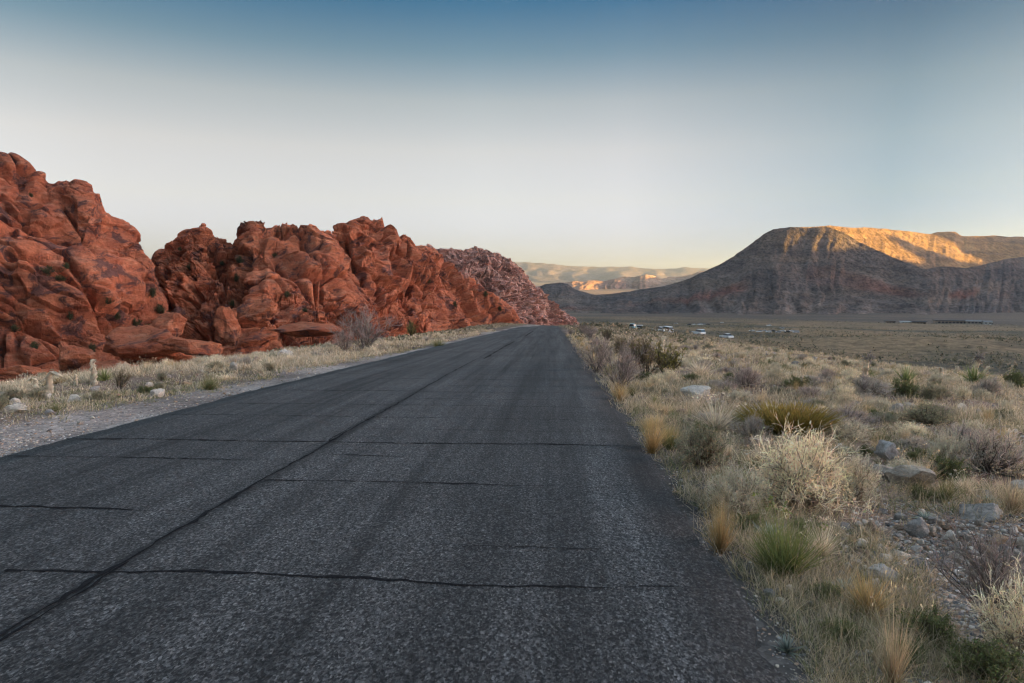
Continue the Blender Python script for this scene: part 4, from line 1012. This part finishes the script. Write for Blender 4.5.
PROF = {
 'suv': ([(-2.25, .35), (-2.28, .95), (-2.2, 1.02), (.85, 1.02), (2.05, .92), (2.25, .75), (2.25, .35)], [(-2.18, 1.02), (-2.0, 1.62), (.15, 1.62), (.95, 1.02)], [(-2.02, 1.6), (-1.95, 1.70), (.05, 1.70), (.2, 1.6)]),
 'sedan': ([(-2.3, .32), (-2.32, .85), (-1.5, .95), (.8, .95), (2.05, .82), (2.25, .65), (2.25, .32)], [(-1.7, .94), (-1.0, 1.40), (.1, 1.40), (.95, .94)], [(-1.05, 1.38), (-.95, 1.46), (.0, 1.46), (.15, 1.38)]),
 'van': ([(-2.6, .35), (-2.62, 1.15), (-2.55, 1.2), (1.75, 1.2), (2.45, .95), (2.55, .7), (2.55, .35)], [(-2.55, 1.2), (-2.45, 1.85), (1.05, 1.85), (1.75, 1.2)], [(-2.5, 1.83), (-2.4, 2.0), (.95, 2.0), (1.1, 1.83)]),
}
PROTO_CAR = {}
def car(shape, paint, loc, rz, label, group=None):
    key = (shape, paint)
    if key not in PROTO_CAR:
        b, g_, t_ = PROF[shape]; root = empty('parked_car')
        solid('body', b, -.9, .9, PAINT[paint], root, .03); solid('window', g_, -.80, .80, M_GLASS, root, .13); solid('roof', t_, -.66, .66, PAINT[paint], root, .02)
        for sx in (b[0][0] + .85, b[-1][0] - .85):
            for sy in (-.80, .80):
                w_ = bpy.data.objects.new('wheel', TYRE); COL.objects.link(w_); w_.parent = root; w_.location = (sx, sy, .34)
                r_ = bpy.data.objects.new('rim', RIM); COL.objects.link(r_); r_.parent = w_
        for sy in (-.62, .62):
            l_ = add_mesh('headlight', *(lambda v: (v[0] * np.array([.05, .17, .08]), v[1]))(stone_mesh(5, 2, 1, 0)), M_LAMP, parent=root); l_.location = (b[-1][0] - .01, sy, .68)
        PROTO_CAR[key] = root
    else:
        src = PROTO_CAR[key]; root = src.copy(); COL.objects.link(root)
        for k in ('label', 'group'):
            if k in root: del root[k]
        for ch in list(src.children):
            c_ = ch.copy(); COL.objects.link(c_); c_.parent = root
            for g_ in list(ch.children):
                d_ = g_.copy(); COL.objects.link(d_); d_.parent = c_
    root.location = loc; root.rotation_euler = (0, 0, rz); return tag(root, label, 'car', group)
def car_px(shape, paint, px, py, rz, label, dmax=260, dist=None, group=None, lift=0.0):
    if dist:
        hd = hdir(px); x, y = float(hd[0] * dist), float(hd[1] * dist); z = float(gz(x, y)); s = dist
    else: x, y, z, s = ground_at(px, py, dmax)
    return car(shape, paint, (x, y, z + .02 + lift), rz, label, group)
CARS_NEAR = [('suv', 'teal', 629, 326.5, 2.6, 'pale teal car farthest left of the cars behind the brow'), ('suv', 'white', 637, 327.0, 2.9, 'white car touching the pale teal one behind the brow'),
   ('sedan', 'white', 660, 328.5, 2.4, 'low white car beside a white van behind the brow'), ('van', 'white', 668, 328.0, 1.9, 'white van standing between two groups of cars behind the brow'),
   ('suv', 'white', 700, 330.0, 2.0, 'single white car below the small dark group'), ('sedan', 'white', 728, 333.5, 2.0, 'white car roof alone at the right end of the brow')]
for sh_, pt_, px, py, rz, lb in CARS_NEAR:
    car_px(sh_, pt_, px, py, rz, lb, dist=(CAR_D[0] if px < 690 else CAR_D[1]) + (7 if px in (637, 668) else 0))
for i, (px, py, sh_, pt_) in enumerate([(761, 0, 'suv', 'white'), (766, 0, 'sedan', 'silver'), (770.5, 0, 'suv', 'white'), (775, 0, 'sedan', 'black'), (780, 0, 'suv', 'silver'), (784.5, 0, 'sedan', 'white'), (789, 0, 'suv', 'black'), (793.5, 0, 'sedan', 'white'), (798, 0, 'van', 'silver')]):
    car_px(sh_, pt_, px, py, random.uniform(2.5, 3.3), {'black': 'black car in the long row parked on the valley slope', 'white': 'white car in the long row parked on the valley slope', 'silver': 'silver car in the long row parked on the valley slope'}[pt_], dist=597 + (i % 2) * 9 + i * 2, group={'black': 'black', 'white': 'white', 'silver': 'silver'}[pt_] + ' cars in the long row on the valley slope')
for px, py, sh_, pt_, lb in [(752, 330, 'sedan', 'white', 'white car by itself left of the long row on the valley slope'), (769, 325, 'suv', 'white', 'white car by itself above the long row on the valley slope'), (782, 327.5, 'sedan', 'silver', 'silver car above the right end of the long row'), (676, 322.5, 'suv', 'silver', 'silver car by itself left of the small far group'), (722, 321.5, 'sedan', 'white', 'white car by itself right of the small far group')]:
    car_px(sh_, pt_, px, py + 1, random.uniform(2.5, 3.3), lb, dmax=1500)
for i, (px, py, sh_, pt_) in enumerate([(690, 321, 'suv', 'black'), (695, 320.5, 'sedan', 'white'), (701, 319.6, 'van', 'white'), (705, 320.4, 'suv', 'silver'), (709, 321, 'sedan', 'black')]):
    car_px(sh_, pt_, px, py + 1.5, random.uniform(2.8, 3.3), ('white van in the small far group of cars above the single white car' if sh_ == 'van' else {'black': 'black car in the small far group above the single white car', 'white': 'white low car in the small far group above the single white car', 'silver': 'silver car in the small far group above the single white car'}[pt_]), dist=770 + (i % 2) * 10, group=None if pt_ != 'black' else 'black cars in the small far group')

M_WALL = mat_plain('tan_wall', (.30, .25, .20), .9, .15, .3); M_WALLP = mat_plain('pale_wall', (.62, .60, .56), .9, .1, .3); M_ROOF = mat_plain('dark_roof', (.05, .05, .055), .8, .2, .4); M_ROOFG = mat_plain('grey_roof', (.2, .2, .2), .8, .2, .4); M_ROOFP = mat_plain('pale_roof', (.55, .55, .55), .7, .1, .3); M_WIN = mat_plain('window_glass', (.03, .035, .045), .15, .1, 1, .6)
def box(name, c_, s, mat, parent):
    x, y, z = np.array(s) / 2
    v = np.array([(-x, -y, -z), (x, -y, -z), (x, y, -z), (-x, y, -z), (-x, -y, z), (x, -y, z), (x, y, z), (-x, y, z)]) + np.array(c_)
    return add_mesh(name, v, np.array([(0, 3, 2, 1), (4, 5, 6, 7), (0, 1, 5, 4), (1, 2, 6, 5), (2, 3, 7, 6), (3, 0, 4, 7)]), mat, parent=parent, smooth=False)
def building(px, L, Wd, H, wall, roof, label, nwin, D=1330, gable=False):
    hd = hdir(px); x, y = float(hd[0] * D), float(hd[1] * D)
    z = min(float(gz(x + a, y + b)) for a in (-L / 2, L / 2) for b in (-Wd / 2, Wd / 2))
    r_ = empty('low_building', (x, y, z), -R(14))
    top = max(float(gz(x + a, y)) for a in (-L / 2, 0, L / 2)) - z + H
    box('wall', (0, 0, top / 2), (L, Wd, top), wall, r_)
    if gable:
        e_ = .8; v = np.array([(-L/2-e_, -Wd/2-e_, top), (L/2+e_, -Wd/2-e_, top), (L/2+e_, Wd/2+e_, top), (-L/2-e_, Wd/2+e_, top), (-L/2-e_, 0, top+1.8), (L/2+e_, 0, top+1.8)])
        add_mesh('roof', v, [np.array([(0, 1, 5, 4), (2, 3, 4, 5), (0, 3, 2, 1)]), np.array([(0, 4, 3), (1, 2, 5)])], roof, parent=r_, smooth=False)
    else: box('roof', (0, 0, top + .35), (L + 2.4, Wd + 2.4, .7), roof, r_)
    for i in range(nwin):
        box('window', ((i + .5) / nwin * L * .9 - L * .45, -Wd / 2 - .03, top - H * .5), (L * .9 / nwin * .62, .12, H * .42), M_WIN, r_)
    box('door', (L * .46, -Wd / 2 - .05, top - H + 1.1), (1.4, .14, 2.2), M_ROOF, r_)
    return tag(r_, label, 'building')
building(892, 14, 10, 3.6, M_WALL, M_ROOF, 'small dark-roofed building standing alone left of the valley buildings', 3)
building(908, 15, 11, 4.2, M_WALLP, M_ROOFP, 'white low building left of the long dark roof in the valley', 3)
building(921, 20, 12, 4.4, M_WALL, M_ROOF, 'dark-roofed building between the white one and the long one', 4)
building(953, 46, 18, 5.4, M_WALL, M_ROOF, 'longest flat dark-roofed building of the valley group', 8)
building(976, 22, 12, 4.2, M_WALL, M_ROOFG, 'grey-roofed building right of the longest dark roof', 4, gable=True)
building(990, 12, 9, 4.0, M_WALLP, M_ROOFG, 'small white building at the right end of the valley group', 2, gable=True)
# ------------------------------------------------------------------ mesa, far ranges
def far_mat(name, c1, c2, c3, sc, bump=8):
    t = NT(name); v = t.coords(); a = t.attr()
    n1 = t.noise(v, sc, 8, .65, .4); n2 = t.noise(v, sc * 9, 6, .7)
    n3 = t.noise(t.mapping(v, (.15, .15, 2.2)), sc * 3, 5, .6)
    col = t.mix(t.ramp(n1, [(.35, 0.0), (.65, 1.0)]), c1, c2)
    col = t.mix(t.ramp(n3, [(.48, 0.0), (.66, .6)]), col, c3)
    col = t.mix(1.0, col, t.ramp(n2, [(.3, .6), (.5, 1.0), (.7, 1.25)]), 'MULTIPLY')
    col = t.mix(1.0, col, a, 'MULTIPLY')
    dots = t.noise(v, sc * 26, 2, .5)
    col = t.mix(1.0, col, t.ramp(dots, [(.38, .62), (.5, 1.0), (.62, 1.12)]), 'MULTIPLY')
    t.bump(t.math('ADD', n2, t.math('MULTIPLY', t.noise(v, sc * 3.2, 6, .7), 2.0)), .9, bump * 1.6)
    return t.out(col, .95, .1)
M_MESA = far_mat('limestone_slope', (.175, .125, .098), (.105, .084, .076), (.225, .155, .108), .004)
M_MESA_LIT = far_mat('sunlit_tint_limestone', (.37, .218, .098), (.28, .166, .088), (.21, .138, .098), .004)  # same limestone painted paler and more golden, to look sunlit
M_FAR = far_mat('far_rock', (.25, .18, .15), (.17, .13, .12), (.33, .23, .17), .0008, 14)
M_LIT = far_mat('sunlit_tint_red_rock', (.42, .25, .16), (.28, .16, .12), (.5, .34, .24), .0012, 20)  # red rock painted paler so the far hills look sunlit

def range_(name, label, sky, depth, run, zfoot, mat, npx, nt, gully, band, seed, back=1500.0, prof_pow=1.7, plateau=0.0, smooth_sky=2.0, cat='mountain', wl=90.0, streak=0.0):
    px = np.linspace(sky[0][0], sky[-1][0], npx)
    cy = interp(sky, px) + smooth_sky * fbm(P3(px / 14, 0 * px), 4, seed)
    D = interp(depth, px); d = ray(px, cy)
    crest = d * D[:, None]; crest[:, 2] += EYE
    hd = hdir(px); hd[:, 2] = 0
    Rn = interp(run, px); foot = crest - hd * Rn[:, None]; foot[:, 2] = np.minimum(interp(zfoot, px), crest[:, 2] - 4)
    tt = np.linspace(0, 1, nt)
    rows = []
    for q in tt:
        zz = q ** prof_pow
        zz = zz + band * (.03 * math.sin(q * 21) + .022 * math.sin(q * 47 + 1)) * q * (1 - q) * 3
        p = foot * (1 - q) + crest * q
        p[:, 2] = foot[:, 2] * (1 - zz) + crest[:, 2] * zz
        rows.append(p)
    H = (crest[:, 2] - foot[:, 2])
    if plateau:
        for q in (.1, .25, .5, .75, 1):
            p = crest + hd * plateau * q; p[:, 2] = crest[:, 2] - .012 * plateau * q + 4 * fbm(P3(px / 30, 0 * px + q * 4), 3, seed + 2); rows.append(p)
    last = rows[-1]
    for q in (.15, .35, .6, 1.0):
        p = last + hd * back * q; p[:, 2] = last[:, 2] - (H + 30) * q ** 1.3; rows.append(p)
    P = np.stack(rows, 1)
    N = grid_normals(P); s_ = np.sign(np.mean(N[:, :nt, 2])); N *= s_
    q = np.concatenate([tt, np.ones(P.shape[1] - nt)])
    env = (np.sin(np.pi * np.clip(q, 0, 1) ** .8) ** .7 * (np.arange(P.shape[1]) < nt))[None, :]
    s = px[:, None] + 0 * q[None, :]
    lat = s * (D[:, None] / F)                                  # metres along the front
    w = fbm(P / (wl * 3), 3, seed + 5) * wl * .6
    g1 = np.abs(fbm(P3((lat + w) / wl, q[None, :] * 1.3 + 0 * s), 3, seed + 11))
    g2 = np.abs(fbm(P3((lat + w) / (wl * .35), q[None, :] * 2.5 + 0 * s), 3, seed + 12))
    disp = (g1 * 2 - .5) * gully + (g2 * 2 - .5) * gully * .35
    disp = disp * env + fbm(P / (wl * 1.5), 4, seed + 14) * gully * .6 * env + fbm(P / (wl * .2), 3, seed + 15) * gully * .12
    P = P + N * disp[..., None]
    sh = np.clip((1 + .30 * fbm(P3(lat / 260, P[..., 2] / 16), 4, seed + 20)) * (1 + .30 * fbm(P / (wl * .5), 4, seed + 24)), .5, 1.6)
    stk = fbm(P3((lat + w * .2) / (wl * .40), q[None, :] * .9 + 0 * s), 4, seed + 21)            # pale scree fans running down
    sh = sh * (1 + streak * .9 * sstep(.05, .45, stk) * sstep(.62, .3, q)[None, :] - streak * .25 * sstep(.05, .45, -stk))
    rgb = np.stack([sh, sh, sh], -1)
    redb = (streak > 0) * sstep(.10, .0, np.abs(q[None, :] - .60 - .05 * vnoise(P3(lat / 300, 0 * lat), seed + 23))) * sstep(.0, .3, fbm(P3(lat / 260, q[None, :] * 3 + 0 * s), 3, seed + 22) + .12)
    rgb = rgb * (1 - redb[..., None] * np.array([-.25, .22, .30]))
    o = add_mesh(name, P.reshape(-1, 3), grid_faces(*P.shape[:2])[:, ::int(s_)], mat, col=rgb.reshape(-1, 3))
    return tag(o, label, cat, kind='structure')

# back layer of the mesa, its face turned towards the evening sun
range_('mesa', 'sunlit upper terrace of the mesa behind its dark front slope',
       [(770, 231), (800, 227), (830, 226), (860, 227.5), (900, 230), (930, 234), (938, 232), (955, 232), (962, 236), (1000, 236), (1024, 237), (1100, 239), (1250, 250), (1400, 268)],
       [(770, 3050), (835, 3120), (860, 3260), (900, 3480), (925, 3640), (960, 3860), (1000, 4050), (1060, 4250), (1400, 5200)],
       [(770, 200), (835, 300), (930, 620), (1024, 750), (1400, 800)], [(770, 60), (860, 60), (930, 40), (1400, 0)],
       M_MESA_LIT, 520, 90, 7, .15, 201, plateau=900, prof_pow=1.0, smooth_sky=1.0, cat='mesa', wl=120)
# front slope
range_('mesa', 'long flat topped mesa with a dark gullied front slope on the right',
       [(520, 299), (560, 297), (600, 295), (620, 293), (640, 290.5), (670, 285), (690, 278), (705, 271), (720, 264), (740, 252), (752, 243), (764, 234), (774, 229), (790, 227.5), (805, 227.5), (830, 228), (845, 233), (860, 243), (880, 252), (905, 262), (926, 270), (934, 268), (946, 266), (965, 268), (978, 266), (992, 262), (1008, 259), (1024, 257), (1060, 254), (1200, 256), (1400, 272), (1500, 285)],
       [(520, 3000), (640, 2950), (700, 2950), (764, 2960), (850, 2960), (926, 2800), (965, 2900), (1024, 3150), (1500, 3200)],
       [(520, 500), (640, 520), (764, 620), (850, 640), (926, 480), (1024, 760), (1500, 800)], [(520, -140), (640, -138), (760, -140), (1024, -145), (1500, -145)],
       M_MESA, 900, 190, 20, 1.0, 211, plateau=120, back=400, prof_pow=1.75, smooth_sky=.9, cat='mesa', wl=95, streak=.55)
range_('hill', 'small dark butte rising beyond the pale red ridge',
       [(500, 298), (520, 294), (535, 288), (546, 284), (560, 282.5), (568, 284), (575, 289), (590, 294), (610, 298), (640, 301)],
       [(500, 4300), (640, 4300)], [(500, 420), (640, 420)], [(500, -160), (640, -160)], M_MESA, 160, 40, 14, .8, 231, back=600, smooth_sky=.8, cat='hill', wl=60)
range_('hill', 'low sunlit red and cream hills in the far gap',
       [(480, 288), (540, 286), (570, 282), (590, 280), (604, 281), (620, 277.5), (634, 278), (645, 273), (653, 274), (660, 278), (676, 277), (690, 274), (704, 270.5), (712, 274), (724, 284), (760, 292), (900, 297)],
       [(480, 9500), (572, 9000), (632, 10300), (640, 9900), (705, 11200), (712, 9000), (900, 9500)], [(480, 1400), (900, 1600)], [(480, -170), (900, -170)], M_LIT, 420, 50, 26, 1.0, 241, back=2500, prof_pow=1.2, smooth_sky=2.2, cat='hill', wl=330)
range_('mountain_range', 'faint pale mountain range on the far horizon',
       [(300, 264), (420, 262), (500, 262), (520, 261.5), (540, 263), (560, 265), (590, 266.5), (620, 267), (650, 268), (680, 268), (720, 268), (800, 266), (900, 268), (1200, 264)],
       [(300, 26000), (1200, 26000)], [(300, 5000), (1200, 5000)], [(300, -200), (1200, -200)], M_FAR, 300, 40, 160, .6, 251, back=6000, prof_pow=1.4, smooth_sky=1.5, wl=1400)

# the high range to the right of the view, behind which the sun is setting
yy = np.linspace(-9000, 6200, 420)
hh = np.interp(yy, SH_Y, SH_H) + fbm(P3(yy / 700, 0 * yy), 5, 261) * 60 + fbm(P3(yy / 170, 0 * yy), 3, 264) * 55
rows = []
for off, fr in ((-2300, 0), (-1500, .12), (-900, .38), (-420, .7), (0, 1), (500, .75), (1500, .3), (3000, 0)):
    base = -130
    rows.append(np.stack([6000 + off + fbm(P3(yy / 900, 0 * yy + off / 500), 4, 262) * 160, yy, base + (hh - base) * fr * (1 + (.12 * fbm(P3(yy / 400, 0 * yy + off), 4, 263) if fr < 1 else 0))], -1))
P = np.stack(rows, 1)
o = add_mesh('mountain_range', P.reshape(-1, 3), grid_faces(*P.shape[:2]), M_MESA, col=np.ones((P.shape[0] * P.shape[1], 3)), smooth=False)
tag(o, 'high western mountain range whose shade covers the valley', 'mountain', kind='structure')

# ------------------------------------------------------------------ air
hz = NT('valley_air'); nt_ = hz.t; nt_.nodes.remove(hz.b)
pv = nt_.nodes.new('ShaderNodeVolumePrincipled'); pv.inputs['Color'].default_value = (.72, .86, 1.0, 1)
pv.inputs['Density'].default_value = HAZE
pv.inputs['Anisotropy'].default_value = .6
nt_.links.new(pv.outputs[0], nt_.nodes['Material Output'].inputs['Volume'])
B = 46000.0; z0, z1 = -330.0, 960.0
bv = [(-B, -B, z0), (B, -B, z0), (B, B, z0), (-B, B, z0), (-B, -B, z1), (B, -B, z1), (B, B, z1), (-B, B, z1)]
bf = [(0, 3, 2, 1), (4, 5, 6, 7), (0, 1, 5, 4), (1, 2, 6, 5), (2, 3, 7, 6), (3, 0, 4, 7)]
o = add_mesh('haze', bv, np.array(bf), hz.m, smooth=False); tag(o, 'thin pale evening haze filling the valley', 'haze', kind='stuff')

# ------------------------------------------------------------------ light
w = bpy.data.worlds.new('World'); scene.world = w; w.use_nodes = True
w.cycles.sampling_method = 'MANUAL'; w.cycles.sample_map_resolution = 2048
wt = w.node_tree; bg = wt.nodes['Background']
sky = wt.nodes.new('ShaderNodeTexSky'); sky.sky_type = 'NISHITA'; sky.sun_disc = False
sky.sun_elevation = R(SUN_EL); sky.sun_rotation = R(SUN_AZ); sky.altitude = 1200
sky.air_density = 1.0; sky.dust_density = SKY_DUST; sky.ozone_density = 1.5
hs = wt.nodes.new('ShaderNodeHueSaturation')
wt.links.new(sky.outputs[0], hs.inputs['Color'])
tc = wt.nodes.new('ShaderNodeTexCoord'); sx = wt.nodes.new('ShaderNodeSeparateXYZ'); wt.links.new(tc.outputs['Generated'], sx.inputs[0])
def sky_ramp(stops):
    rp = wt.nodes.new('ShaderNodeValToRGB'); wt.links.new(sx.outputs['Z'], rp.inputs['Fac'])       # tints the sky by height; added brightness overhead, out of view, lights the foreground
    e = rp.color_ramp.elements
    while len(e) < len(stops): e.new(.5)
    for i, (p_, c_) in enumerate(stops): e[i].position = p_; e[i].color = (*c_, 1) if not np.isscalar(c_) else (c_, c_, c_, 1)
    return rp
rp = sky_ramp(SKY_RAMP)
hs.inputs['Saturation'].default_value = SKY_SAT
def mul(a_, b_):
    m_ = wt.nodes.new('ShaderNodeMix'); m_.data_type = 'RGBA'; m_.blend_type = 'MULTIPLY'; m_.inputs['Factor'].default_value = 1
    wt.links.new(a_, m_.inputs['A']); wt.links.new(b_, m_.inputs['B']); return m_.outputs['Result']
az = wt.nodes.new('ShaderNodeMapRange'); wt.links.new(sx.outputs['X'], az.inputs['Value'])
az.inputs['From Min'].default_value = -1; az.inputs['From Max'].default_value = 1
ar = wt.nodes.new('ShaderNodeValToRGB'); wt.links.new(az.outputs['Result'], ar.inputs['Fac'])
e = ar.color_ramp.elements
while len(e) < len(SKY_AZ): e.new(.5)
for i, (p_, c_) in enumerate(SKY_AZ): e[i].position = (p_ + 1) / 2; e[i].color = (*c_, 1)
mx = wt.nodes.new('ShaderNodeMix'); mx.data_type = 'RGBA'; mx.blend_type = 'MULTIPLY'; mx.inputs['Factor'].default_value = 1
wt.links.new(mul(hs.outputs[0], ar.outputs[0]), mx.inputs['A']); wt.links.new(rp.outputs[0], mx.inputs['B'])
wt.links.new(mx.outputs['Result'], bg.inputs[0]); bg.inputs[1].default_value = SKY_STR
sd = bpy.data.lights.new('sun', 'SUN'); sd.energy = SUN_STR; sd.angle = R(.5); sd.color = SUN_COL
so = bpy.data.objects.new('sun', sd); COL.objects.link(so)
to_sun = Vector((math.sin(R(SUN_AZ)) * math.cos(R(SUN_EL)), math.cos(R(SUN_AZ)) * math.cos(R(SUN_EL)), math.sin(R(SUN_EL))))
so.rotation_euler = to_sun.to_track_quat('Z', 'Y').to_euler()
so.location = (200, 0, 300)

vs = scene.view_settings
scene.display_settings.display_device = 'sRGB'
vs.view_transform = 'Standard'; vs.look = 'None'; vs.gamma = 1.0; vs.use_curve_mapping = False
vs.exposure = EXPO
cy_ = scene.cycles
cy_.use_denoising = DENOISE; cy_.filter_width = 1.25
cy_.sample_clamp_indirect = 4.0; cy_.volume_bounces = 0; cy_.max_bounces = 5; cy_.diffuse_bounces = 3; cy_.glossy_bounces = 2; cy_.transparent_max_bounces = 8
cy_.volume_step_rate = 1.0
